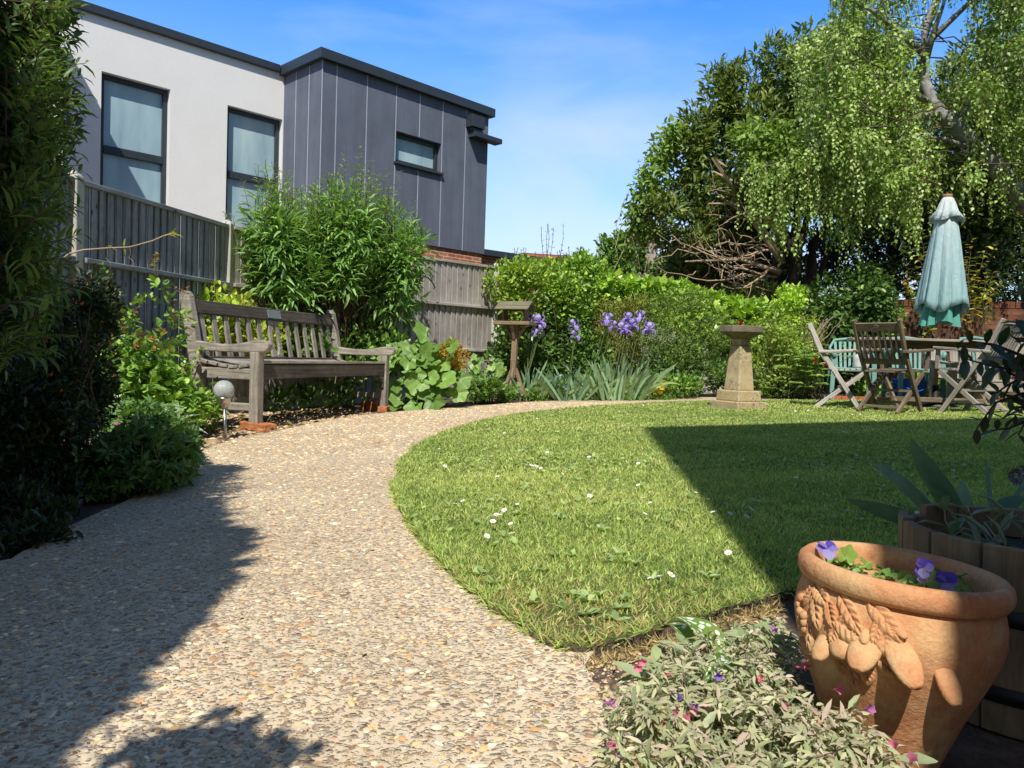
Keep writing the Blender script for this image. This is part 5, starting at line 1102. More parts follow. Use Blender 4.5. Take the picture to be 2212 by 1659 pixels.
def ivy():
    lm = LM(); bl = []
    for t in np.linspace(0, 1, 12): x = 1275+410*t; y = 592+12*t+68*t**1.8; bl += [pblob(x, y+65, 34, 62, 12.3-.3*t, .45), pblob(x+8, y+22+RNG.normal()*4, 26, 20, 12.2-.3*t, .42)]
    bl += [pblob(1600, 700, 65, 50, 11.6, .3), pblob(1640, 690, 40, 40, 11.6, .3)]
    foliage(lm, bl, 9000, .085, .075, [(.08, .16, .02), (.15, .25, .03), (.23, .32, .045)], 'ivy', shell=.35, out=.7, up=-.15, rnd=.45, nup=.45)
    plant('ivy_hedge', 'long ivy covered hedge of bright glossy leaves sloping down toward the trees', 'hedge', at(1480, 860, 12.2), [('foliage', lm, LEAF_GLOSS, False)])
ivy()
mixed('gold_conifer', 'rusty gold tipped conifer bush between the irises and the clipped bush', 'shrub', [(plump(1340, 725, 72, 85, 11.2, .4, k=10, f=.42), 8500, .055, .016, [(.04, .075, .015), (.09, .12, .02), (.16, .14, .025)], 'lance', D_(shell=.5, up=.5, rnd=.6))], at(1340, 860, 11.2))
mixed('clipped_bush', 'large rounded clipped bush of fine dense leaves left of the bird bath', 'shrub',
      [(plump(1478, 715, 100, 92, 10.9, .62, k=16, f=.32), 15000, .034, .011, [(.04, .075, .015), (.075, .125, .022), (.12, .18, .035)], 'lance', D_(shell=.4, up=.35, rnd=.8)), (plump(1480, 800, 92, 62, 10.8, .5, k=9, f=.4), 3600, .055, .022, G_DARK+G_MID+[(.1, .18, .03)], 'oval', D_(shell=.6))], at(1480, 862, 10.9))
lowgreen('sprawling_perennial', 'low leafy perennial at the foot of the clipped bush', 'plant', plump(1455, 835, 50, 28, 10.3, .3, k=7, top=True), 900, .06, .028, G_MID+LR, 'oval', LEAF, shell=.7)
mixed('light_shrub', 'light green twiggy shrub directly behind and right of the bird bath', 'shrub',
      [([pblob(1585, 825, 60, 42, 11.0, .3)], 1500, .05, .025, G_MID+G_DARK, 'oval', D_(shell=.8)), (plump(1690, 775, 88, 92, 10.7, .5, k=14, f=.36), 6000, .042, .022, [(.07, .12, .02), (.13, .2, .03), (.2, .27, .05)], 'oval', D_(shell=.75, up=.4)), (plump(1705, 650, 42, 30, 11.0, .3, k=6), 1000, .05, .028, G_LIME, 'oval', D_(shell=.6))], at(1690, 862, 10.7), (34, 1690, 860, 35, 10.7, 1690, 720, 55, 50, .010))
mixed('dark_shrub', 'big dark green shrub behind the left wooden chair, below the trees', 'shrub',
      [(plump(1815, 690, 105, 125, 11.7, .7, k=14, f=.36), 8200, .07, .036, G_DARK+G_MID, 'oval', D_(shell=.5, up=.1, droop=.2)), (plump(1900, 715, 50, 60, 11.5, .4, k=7), 1800, .06, .03, G_MID+LR, 'oval', D_(shell=.6))], at(1820, 865, 11.7), (12, 1810, 860, 30, 11.7, 1810, 700, 50, 40, .02))
def twiggy():
    lm, st = LM(), MB()
    for k in range(34):
        pts = curve(at(1745+RNG.normal()*6, 760, 10.6), at(1768+RNG.normal()*26, 672+abs(RNG.normal())*18, 10.6+RNG.normal()*.1), 7, wob=.03, bow=(.06*RNG.normal(), 0, 0)); st.tube(pts, np.linspace(.007, .002, 7), 5)
        if pts[-1][0] < at(1765, 700, 10.6)[0]: leafy(lm, pts, 14, .05, .024, G_LIME, 'oval', .7, 1, .5, 0, .2)
    plant('pruned_shrub', 'pruned shrub of bare pale twigs with a tuft of lime leaves', 'shrub', at(1750, 860, 10.6), [('twigs', st, TWIG, True), ('leaves', lm, LEAF, False)])
twiggy()
def peony():
    lm, st = LM(), MB()
    for k in range(44):
        p = at(1745+RNG.normal()*40, 800+RNG.normal()*26, 10.2+RNG.normal()*.2); st.tube(curve(at(1745+RNG.normal()*20, 858, 10.25), p, 5, wob=.02), .004, 4); n = 9; a = np.arange(n)*.7+RNG.random()*6
        lm.leaves(np.tile(p, (n, 1)), np.stack([np.cos(a), np.sin(a), .05+.3*RNG.random(n)], 1), np.tile([0, -.3, 1.], (n, 1)), .11*(1+.2*RNG.normal(size=n)), .03, mixcol([(.06, .12, .025), (.11, .19, .04), (.17, .25, .07)], n), 'lance')
    t = plant('peony', 'leafy peony with finger like leaf whorls beside the left wooden chair', 'plant', at(1745, 860, 10.25), [('foliage', lm, LEAF_GLOSS, False), ('stems', st, STEM, True)])
    for x, y in ((1785, 790), (1760, 780)):
        f = LM(); f.leaves(np.tile(at(x, y, 10), (9, 1)), unit(9)+np.array([0, 0, .6]), unit(9), .035, .035, (.42, .012, .02), 'oval'); o = f.build('flower_bud', PETAL, t); o.location = -V3(t.location)
peony()
def redrose():
    lm, st = LM(), MB(); pts = curve(at(1615, 860, 11.05), at(1630, 705, 11.05), 7, wob=.02); st.tube(pts, .005, 5); leafy(lm, pts, 16, .05, .03, G_MID, 'oval', .4)
    t = plant('red_rose', 'single red rose flowering just above the bird bath bowl', 'rose', at(1612, 860, 11.05), [('stem', st, STEM, True), ('leaves', lm, LEAF, False)])
    for x, y, n in ((1600, 699, 14), (1634, 705, 8)):
        f = LM(); f.leaves(np.tile(at(x, y, 11.), (n, 1)), unit(n)+np.array([0, 0, .5]), unit(n), .038, .036, (.5, .008, .02), 'oval'); o = f.build('flower', PETAL, t); o.location = -V3(t.location)
redrose()
def photinia():
    lm, st = LM(), MB()
    for x, y in ((1958, 570), (1972, 520), (1985, 495), (2000, 560), (1965, 620), (1990, 600), (2100, 515), (2125, 545), (2145, 590), (2110, 600), (2085, 640), (2150, 530), (2090, 560), (1945, 600), (2120, 630), (2070, 590), (2030, 640), (2010, 700), (2165, 610), (2060, 540)):
        pts = curve(at(2035+RNG.normal()*30, 800, 11.2), at(x, y, 11.2+RNG.normal()*.25), 8, wob=.02); st.tube(pts, np.linspace(.014, .003, 8), 5)
        leafy(lm, pts, 22, .13, .055, [(.07, .12, .02), (.16, .2, .03), (.28, .30, .05), (.24, .12, .04)], 'lance', .52, 1, .5, .25, .2, False)
    plant('photinia', 'open shrub with large yellow lit leaves behind the parasol and wall top', 'shrub', at(2035, 862, 11.2), [('foliage', lm, LEAF_GLOSS, False), ('stems', st, BROWNSTEM, True)])
photinia()
rosebush('climbing_rose', 'thin young rose against the brick wall right of the parasol', gnd(2150, 866), [(at(2135, 690, 10.9), 9, True), (at(2165, 680, 10.9), 10, True), (at(2120, 730, 10.9), 8, False), (at(2190, 715, 10.9), 8, True), (at(2150, 760, 10.8), 7, False)], LR, .06)
lowgreen('border_plant', 'low green foliage in the border behind the table legs', 'plant', plump(2060, 840, 110, 26, 10.2, .35, k=9, top=True)+[pblob(1880, 845, 60, 22, 10.7, .25)], 1800, .07, .035, G_MID+LR, 'oval', LEAF, shell=.8)

# irises ------------------------------------------------------------------
def sword(lm, p0, p1, w, bend, C, n=8, twist=0.):
    p0, p1 = np.array(p0), np.array(p1); A = p1-p0; L = np.linalg.norm(A); S = nrm(np.cross(A, nrm(np.array([math.cos(twist), math.sin(twist), .2])))); v, l = [], []
    for i in range(n+1):
        t = i/n; c = p0+A*t+np.array([0, 0, bend*L*4*t*(1-t)]); ww = w*(1-.25*(1-t))*min(1, ((1-t)/.45)**.7+.02)
        v += [c+S*ww/2, c-S*ww/2+nrm(np.cross(A, S))*ww*.12]; l += [(t, .5, 0), (t, -.5, 0)]
    lm.raw(v, [(2*i, 2*i+1, 2*i+3, 2*i+2) for i in range(n)], C, l)
def iris_flower(q, s, parent, name='flower'):
    f = LM(); a0 = RNG.random()*6; nu, nv = 7, 5
    for k in range(6):
        a = a0+k*math.pi/3; fall = k % 2; rd = np.array([math.cos(a), math.sin(a), 0]); tn = np.array([-math.sin(a), math.cos(a), 0]); v = []
        col = np.array((.42, .31, .78) if fall else (.56, .47, .88))*(1+.12*RNG.normal())
        for i in range(nu):
            t = i/(nu-1)
            if fall: r_, z = s*(.12+.62*math.sin(t*2.0)), s*(.1+.25*math.sin(t*2.2)-.75*t*t)
            else: r_, z = s*(.1+.42*math.sin(t*2.7)), s*(.1+.95*t-.12*t*t)
            ww = s*.62*math.sin(math.pi*min(1, .08+.86*t))**.8
            for j in range(nv): y = -1+2*j/(nv-1); v.append(np.array(q)+rd*(r_+.06*s*math.cos(3*y*2)*t)+tn*y*ww/2+np.array([0, 0, z-(abs(y)**2)*s*.1*(1 if fall else -1)+.04*s*math.sin(7*y+k)*t]))
        f.raw(v, [(i*nv+j, i*nv+j+1, (i+1)*nv+j+1, (i+1)*nv+j) for i in range(nu-1) for j in range(nv-1)], np.clip(col, 0, 1))
    o = f.build(name, PETAL, parent, smooth=True); o.location = -V3(parent.location); return o
def iris(label, bx, spread, n, Z, hgt, flowers, lean=0.):
    lm, st = LM(), MB()
    for k in range(n):
        x = bx+RNG.uniform(-1, 1)*spread*.8; p0 = at(x, 866, Z+RNG.normal()*.14); p0[2] = gz(p0[0]); f = (x-bx)/spread; h = hgt*RNG.uniform(.55, 1.05); p1 = p0+np.array([(f*.8+lean+RNG.normal()*.25)*h, RNG.normal()*.18-.05, h*(1-.3*abs(f))])
        sword(lm, p0, p1, RNG.uniform(.032, .05), RNG.uniform(-.02, .1), mixcol(G_BLUE, 1)[0], twist=RNG.normal()*.5+1.57)
    for k in range(n//5):
        p0 = at(bx+RNG.uniform(-1, 1)*spread, 866, Z); p0[2] = gz(p0[0]); a = RNG.uniform(-.6, .6); p1 = p0+np.array([RNG.choice((-1, 1))*.35+lean*.3, -.12, RNG.uniform(.08, .25)])*hgt*2; sword(lm, p0, p1, .04, .22, mixcol([(.12, .2, .09), (.2, .28, .1), (.28, .33, .12)], 1)[0], twist=1.57)
    for fx, fy in {(a, b) for a, b in [(q[2], q[3]) for q in flowers]}:
        p0 = at(fx, 866, Z); p0[2] = gz(p0[0])
    for (x, y, sx, s_) in flowers:
        p0 = at(sx, 866, Z); p0[2] = gz(p0[0]); st.tube(curve(p0, at(x, y+10, Z), 7, wob=.006), np.linspace(.009, .006, 7), 6)
    t = plant('iris_clump', label, 'iris', at(bx, 866, Z), [('leaves', lm, LEAF_MATT, False), ('stems', st, STEM, True)], 'purple iris clumps in the far border')
    for (x, y, sx, s_) in flowers: iris_flower(at(x, y, Z-.03), s_*.92, t)
iris('iris clump beside the bird table post, purple flowers near its platform', 1150, 34, 34, 10.05, .52, [(1166, 698, 1125, .125), (1148, 692, 1128, .09), (1164, 716, 1126, .10), (1154, 722, 1124, .08)])
iris('middle iris clump with a single tall purple flower stem', 1232, 40, 46, 10.0, .48, [(1241, 706, 1222, .11), (1243, 728, 1222, .10)])
iris('largest iris clump, several purple flowers above a sheaf of leaves', 1335, 62, 105, 10.0, .62, [(1312, 694, 1262, .12), (1323, 708, 1268, .10), (1345, 712, 1300, .11), (1356, 690, 1312, .10), (1352, 716, 1322, .10), (1366, 706, 1325, .12), (1383, 688, 1345, .11), (1402, 714, 1362, .12)], .12)
def forget():
    lm, fl = LM(), LM(); bl = plump(1205, 838, 26, 22, 9.85, .16, k=6, top=True); foliage(lm, bl, 420, .045, .018, G_MID+LR, 'lance', shell=.9); P, N = cloud(bl, 150, .2); P[:, 2] += .03; n = len(P); fl.kind = 'stuff'; fl.leaves(P, unit(n), np.tile([0, -1, 1.], (n, 1)), .018, .018, mixcol([(.14, .25, .7), (.25, .38, .8)], n), 'oval')
    plant('forget_me_not', 'forget-me-nots with tiny blue flowers between the iris clumps', 'plant', at(1205, 862, 9.85), [('foliage', lm, LEAF, False), ('tiny_flowers', fl, PETAL, False)])
forget()
lowgreen('edging_plant', 'low mixed green leaves at the path edge under the irises', 'plant', [pblob(1145+i*27, 860+2*RNG.normal(), 20, 10, 9.9+.2*RNG.random(), .12) for i in range(12)], 1500, .045, .02, G_MID+LR, 'oval', LEAF, shell=.9)
lowgreen('yellow_leaves', 'patch of yellowing leaves right of the largest iris clump', 'plant', [pblob(1418, 838, 12, 18, 10.05, .06)], 70, .06, .035, [(.45, .36, .03), (.5, .42, .06)], 'oval', LEAF, shell=1.)

# trees ------------------------------------------------------------------
def branchset(st, start, ends, r0, r1, n=8, wob=.03, sag=0., k=6):
    out = []
    for e in ends: c = curve(start, e, n, sag=sag*RNG.normal(), wob=wob); st.tube(c, np.linspace(r0, r1, n), k); out.append(c)
    return out
def yew():
    lm, lt, st, tw = LM(), LM(), MB(), MB(); Z = 14.5
    spec = [(1478, 330, 40, 70), (1500, 290, 40, 80), (1548, 230, 42, 90), (1552, 330, 70, 90), (1620, 215, 55, 100), (1650, 310, 85, 120), (1700, 190, 60, 120), (1480, 430, 68, 60), (1545, 420, 85, 75), (1440, 455, 55, 40), (1640, 420, 90, 60), (1760, 260, 90, 150), (1800, 400, 110, 90), (1900, 330, 120, 200), (2040, 330, 120, 200), (2160, 350, 120, 220), (1520, 500, 40, 40), (1600, 480, 60, 35), (1452, 520, 42, 34), (1580, 190, 30, 60), (1745, 130, 55, 70), (1850, 200, 100, 130), (2150, 200, 70, 110), (1640, 640, 60, 26), (1570, 640, 50, 20), (1690, 420, 90, 70)]
    back = [(1560, 545, 80, 60), (1640, 560, 70, 70), (1500, 560, 60, 40), (1700, 600, 60, 60), (1600, 610, 90, 34)]
    bl = []
    for x, y, rx, ry in spec: bl += lump(*pblob(x, y, rx, ry, Z+RNG.normal()*.4, rx*Z/F*.9), k=9, f=.36)
    for x, y, rx, ry in back: bl += lump(*pblob(x, y, rx, ry, 16.0, .6), k=6, f=.4)
    foliage(lm, bl, 66000, .135, .045, [(.022, .044, .011), (.045, .08, .017), (.085, .125, .026), (.13, .155, .035)], 'lance', shell=.6, out=.8, up=.35, rnd=.7, nup=.5)
    bl2 = [pblob(1385, 420, 26, 38, 14, .4), pblob(1410, 375, 38, 40, 14, .4), pblob(1430, 330, 34, 34, 14, .4), pblob(1450, 290, 30, 26, 14, .4), pblob(1372, 470, 18, 40, 14, .3), pblob(1395, 500, 30, 24, 14, .3), pblob(1690, 300, 50, 40, 13.2, .4), pblob(1640, 330, 40, 40, 13.2, .4), pblob(1620, 290, 40, 30, 13.2, .4)]
    foliage(lt, bl2, 3000, .10, .05, [(.06, .11, .02), (.10, .17, .03), (.15, .22, .05)], 'oval', shell=.9, out=.4, up=-.2, rnd=.6)
    for y0 in range(26):
        p = at(RNG.uniform(1355, 1440), RNG.uniform(400, 470), 14); e = p+np.array([-.1+.15*RNG.normal(), 0, -RNG.uniform(.5, 1.3)]); c = curve(p, e, 6, wob=.03); tw.tube(c, .006, 4); leafy(lt, c, 12, .08, .04, [(.05, .09, .02), (.1, .16, .03)], 'oval', .1, .8, .3, .5, .2, False)
    base = at(1690, 730, Z)
    for ex, ey, r0 in ((1640, 440, .15), (1672, 400, .15), (1705, 380, .16), (1745, 400, .14), (1790, 410, .14), (1620, 500, .09), (1730, 300, .12), (1660, 300, .12), (1830, 470, .09)): branchset(st, base+RNG.normal(size=3)*(.14, .14, 0), [at(ex, ey, Z+RNG.normal()*.4)], r0, r0*.4, 9, .018, k=9)
    # grey brown limbs and bare dry twigs on the shaded left side
    limbs = [((1690, 570), (1620, 470), (1545, 415)), ((1690, 560), (1640, 480), (1600, 440), (1530, 440)), ((1685, 590), (1600, 560), (1480, 565)), ((1600, 430), (1540, 340), (1570, 360)), ((1690, 520), (1600, 400), (1540, 370))]
    for L in limbs: tw.tube(np.array([at(*q, Z-.5) for q in L]), np.linspace(.05, .016, len(L)), 7)
    for k in range(30):
        sx, sy = RNG.uniform(1655, 1705), RNG.uniform(430, 640); ln = RNG.uniform(40, 250)*(.6+.4*(sy > 520)); ey = sy-ln*RNG.uniform(-.35, .6); zz = Z-.5+RNG.normal()*.25
        c = curve(at(sx, sy, zz+.3), at(sx-ln, ey, zz-.6*RNG.random()), 10, sag=.10*RNG.normal(), wob=.012); r0 = RNG.uniform(.012, .03); tw.tube(c, np.linspace(r0, .005, 10), 6)
        for q in range(RNG.integers(1, 4)):
            i = RNG.integers(3, 9); e = c[i]+np.array([-.25*RNG.random()-.05, RNG.normal()*.12, RNG.normal()*.28]); tw.tube(curve(c[i], e, 6, sag=.12*RNG.normal(), wob=.02), np.linspace(r0*.45, .003, 6), 4)
    for k in range(24):
        sx, sy = RNG.uniform(1470, 1640), RNG.uniform(500, 610); c = curve(at(sx, sy, Z-.6), at(sx+RNG.normal()*35, sy+RNG.normal()*30, Z-.9), 6, sag=.1*RNG.normal(), wob=.05); tw.tube(c, np.linspace(.012, .004, 6), 4)
    plant('yew_tree', 'broad dark yew with many trunks and bare pale twigs on its lower left side', 'tree', at(1690, 850, Z), [('crown', lm, LEAF, False), ('light_foliage', lt, LEAF, False), ('trunk', st, BARK, True), ('dry_twigs', tw, TWIG, True)])
yew()
def birch():
    lm, st, tw = LM(), MB(), MB(); Z = 11.8
    tr = [at(x, y, z) for x, y, z in ((2420, 880, 11.6), (2340, 640, 11.6), (2270, 500, 11.6), (2205, 425, 11.6), (2130, 335, 11.6), (2060, 270, 11.7), (2010, 222, 11.8), (1988, 150, 11.9), (2000, 60, 12), (2040, -40, 12), (2080, -160, 12.1))]
    st.tube(tr, [.17, .165, .155, .14, .125, .112, .10, .088, .07, .055, .04], 12)
    lim = [[(2000, 130), (2020, 60), (2038, 10), (2050, -80)], [(2030, 245), (1900, 270), (1800, 330), (1650, 360)], [(2008, 222), (1930, 180), (1850, 150), (1780, 120)], [(1990, 110), (1880, 20), (1760, -40)], [(2130, 335), (2040, 300), (1950, 290)], [(2205, 425), (2290, 260), (2330, 60)], [(2270, 500), (2380, 350), (2420, 150)], [(1995, 100), (2100, 0), (2230, -60)], [(2060, 270), (2140, 160), (2230, 60)], [(2160, 360), (2100, 330), (2060, 330)]]
    for L in lim: P = np.array([at(x, y, 11.7-.5*(i/len(L))*(RNG.random() < .7)) for i, (x, y) in enumerate(L)]); st.tube(curve(P[0], P[0], 2) if 0 else P, np.linspace(.055, .008, len(P)), 8)
    PALS = [[(.055, .1, .022), (.095, .16, .035), (.15, .22, .06)], [(.085, .15, .03), (.135, .215, .048), (.2, .28, .075)], [(.105, .175, .04), (.165, .245, .065), (.25, .325, .11)]]
    def strand(x, y, z, ln, dens=17, wx=0., pal=PALS[1]):
        p = at(x, y, z); e = p+np.array([RNG.normal()*.12*ln+wx, RNG.normal()*.1, -ln]); c = curve(p, e, 7, wob=.02); tw.tube(c, np.linspace(.005, .002, 7), 3)
        leafy(lm, c, max(4, int(ln*dens)), .057, .044, pal, 'diamond', .0, .7, .1, .75, .1, False)
    def inb(x, y):
        # outline of the hanging foliage
        ox = np.interp(y, [-40, 30, 90, 160, 240, 300, 360, 420, 480, 540], [1800, 1780, 1730, 1735, 1740, 1690, 1600, 1600, 1620, 1690])
        return x > ox
    n = 0
    while n < 215:
        x, y = RNG.uniform(1590, 2300), RNG.uniform(-90, 385)
        if not inb(x-12, y-10): continue
        if 1975 < x < 2100 and -90 < y < 215 and RNG.random() < .93: continue
        if x > 1985 and -125 < y-(222+(x-2010)*1.03) < 45 and RNG.random() < .8: continue
        if x > 2060 and y > 230 and RNG.random() < .4: continue
        z = RNG.uniform(10.7, 12.8); n += 1; pal = PALS[RNG.choice(3, p=[.25, .4, .35] if x < 2000 else [.6, .3, .1])]; c = at(x, y, z); sc = RNG.uniform(.7, 1.3)
        foliage(lm, [(c, np.array([.24, .26, .15])*sc), (c+np.array([.16*RNG.normal(), .1*RNG.normal(), -.12]), np.array([.16, .18, .14])*sc)], int(120*sc), .056, .043, pal, 'diamond', shell=.9, out=.5, up=-.35, rnd=.6, nup=.4)
        for k in range(8): strand(x+RNG.normal()*17*sc, y+RNG.normal()*9+8, z+RNG.normal()*.15, RNG.uniform(.22, .78)*sc, 25, pal=pal)
        d = np.array([.5+.2*RNG.normal(), .15*RNG.normal(), -.12*RNG.normal()]); tw.tube(curve(c+d, c-d*.25, 6, sag=-.12, wob=.03), np.linspace(.013, .004, 6), 4)
    # tails that hang lowest
    for x, y0, y1 in ((1620, 380, 490), (1640, 390, 470), (1690, 420, 530), (1712, 430, 560), (1668, 380, 500), (1740, 380, 500), (1760, 400, 500), (1800, 400, 520), (1822, 420, 565), (1845, 400, 520), (1870, 330, 430), (1910, 350, 440), (1950, 380, 470), (1975, 400, 540), (1960, 420, 500), (1990, 330, 480), (1930, 400, 450), (2110, 300, 420), (2190, 330, 420), (2160, 380, 460)):
        for k in range(9): strand(x+RNG.normal()*15, y0+RNG.normal()*14, RNG.uniform(11, 11.7), (y1-y0)*11.3/F*RNG.uniform(.6, 1.15), 27)
    for x in np.linspace(2100, 2260, 60): strand(x+RNG.normal()*10, RNG.uniform(60, 330), RNG.uniform(11.9, 12.8), RNG.uniform(.4, .9), 18, pal=PALS[0])
    BIRCH = m_wood('birch_bark', [(.3, (.05, .045, .04)), (.45, (.28, .27, .25)), (.8, (.42, .41, .38))], stain=(.02, .018, .016), stain_amt=.9, gs=(9, 3, 3))
    plant('birch_tree', 'leaning silver birch with curtains of hanging bright green leaves at upper right', 'tree', (4.6*2.05, 11.6), [('crown', lm, LEAF, False), ('trunk', st, BIRCH, True), ('hanging_twigs', tw, BROWNSTEM, True)])
birch()
def backtree(name, label, spec, n, L, W, cols, tpl, trunk, Z, lumpf=.36, **k):
    lm, st = LM(), MB(); bl = []
    for x, y, rx, ry, dz in spec: bl += lump(*pblob(x, y, rx, ry, Z+dz, rx*(Z)/F*.8), k=8, f=lumpf)
    foliage(lm, bl, n, L, W, cols, tpl, **k)
    for (x0, y0, x1, y1, r0) in trunk: st.tube(curve(at(x0, y0, Z), at(x1, y1, Z), 8, wob=.02), np.linspace(r0, r0*.4, 8), 8)
    plant(name, label, 'tree', at(trunk[0][0], 850, Z), [('crown', lm, LEAF, False), ('trunk', st, BARK, True)])
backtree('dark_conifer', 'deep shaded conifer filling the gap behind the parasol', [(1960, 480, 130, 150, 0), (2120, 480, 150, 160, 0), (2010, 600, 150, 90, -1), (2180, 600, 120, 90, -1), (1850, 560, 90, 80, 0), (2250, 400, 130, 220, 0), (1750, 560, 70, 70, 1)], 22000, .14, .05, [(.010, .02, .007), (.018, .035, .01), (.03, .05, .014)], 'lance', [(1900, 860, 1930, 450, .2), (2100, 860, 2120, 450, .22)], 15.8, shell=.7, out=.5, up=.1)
backtree('garden_tree', 'small rounded tree beyond the hedge left of the distant chimney', [(1325, 560, 42, 50, 0), (1290, 590, 40, 30, 0), (1350, 600, 30, 30, 0), (1355, 530, 24, 34, 0)], 3600, .10, .055, G_MID+[(.09, .15, .03)], 'oval', [(1325, 700, 1328, 560, .06)], 17.5, shell=.8)
backtree('bushy_tree', 'leafy tree beyond the hedge right of the distant chimney', [(1470, 575, 50, 40, 0), (1440, 600, 40, 30, 0), (1510, 600, 45, 30, 0), (1560, 620, 45, 26, 0)], 4200, .10, .055, G_MID+G_DARK, 'oval', [(1480, 700, 1475, 570, .07)], 17, shell=.8)
backtree('slender_tree', 'thin open tree standing in front of the distant chimney', [(1385, 545, 12, 40, 0), (1392, 520, 10, 26, 0), (1378, 575, 16, 20, 0), (1400, 580, 18, 14, 0)], 700, .10, .05, G_DARK+G_MID, 'oval', [(1388, 720, 1390, 500, .03)], 18.5, shell=.95)
backtree('far_hedge_tree', 'low green trees beyond the fence right of the brick outbuilding', [(1190, 590, 70, 30, 0), (1260, 590, 60, 28, 0), (1110, 605, 40, 20, 0)], 4200, .11, .06, G_MID+G_LIME, 'oval', [(1190, 700, 1195, 600, .07)], 16.5, shell=.7)

# the tree out of frame behind the left shrub; it shades the near path
def shade_tree():
    lm, st = LM(), MB(); out = [(.2, -.70), (1.2, -.70), (2.1, -.76), (3.06, -.88), (3.7, -1.03), (4.45, -1.42), (4.95, -1.72), (5.1, -2.02), (5.7, -2.12), (5.9, -3.2)]; n = 90000
    h = RNG.uniform(.2, 5.9, n); xe = np.interp(h, [q[0] for q in out], [q[1] for q in out]); x = xe-3.4*RNG.random(n)**2.1+.022*RNG.normal(size=n)-.05; P = np.stack([x, -.75+.10*RNG.normal(size=n), h], 1)
    lm.leaves(P, unit(n)+np.array([0, 0, .3]), unit(n), .062*(1+.25*RNG.normal(size=n)), .042, mixcol(G_DARK+G_MID, n), 'oval')
    m = 260; t = RNG.normal(size=(m, 3))*(.042, .04, .03)+np.array([-.55, -.2, 1.60]); q = RNG.normal(size=(m, 3))*(.045, .04, .025)+np.array([-.49, -.2, 1.585]); t = np.concatenate([t, q[:90]]); m = len(t)
    lm.leaves(t, unit(m), unit(m), .06, .034, mixcol(G_MID, m), 'oval')
    st.tube(curve((-2.4, -.75, 0), (-2.4, -.75, 4.9), 8, wob=.02), np.linspace(.16, .04, 8), 8)
    for k in range(26): z = RNG.uniform(.8, 4.); st.tube(curve((-2.4, -.75, z), (-2.4+float(np.clip(RNG.normal()*.7, -1.2, .5)), -.75+RNG.normal()*.2, z+RNG.uniform(.2, 1.)), 6, wob=.03), np.linspace(.04, .01, 6), 5)
    st.tube(curve((-.85, -.6, .9), (-.55, -.2, 1.58), 6, wob=.02), np.linspace(.02, .006, 6), 5)
    plant('shade_tree', 'leafy tree behind the viewer at the left, shading the near path', 'tree', (-2.4, -.75), [('crown', lm, LEAF, False), ('trunk', st, BARK, True)])
shade_tree()

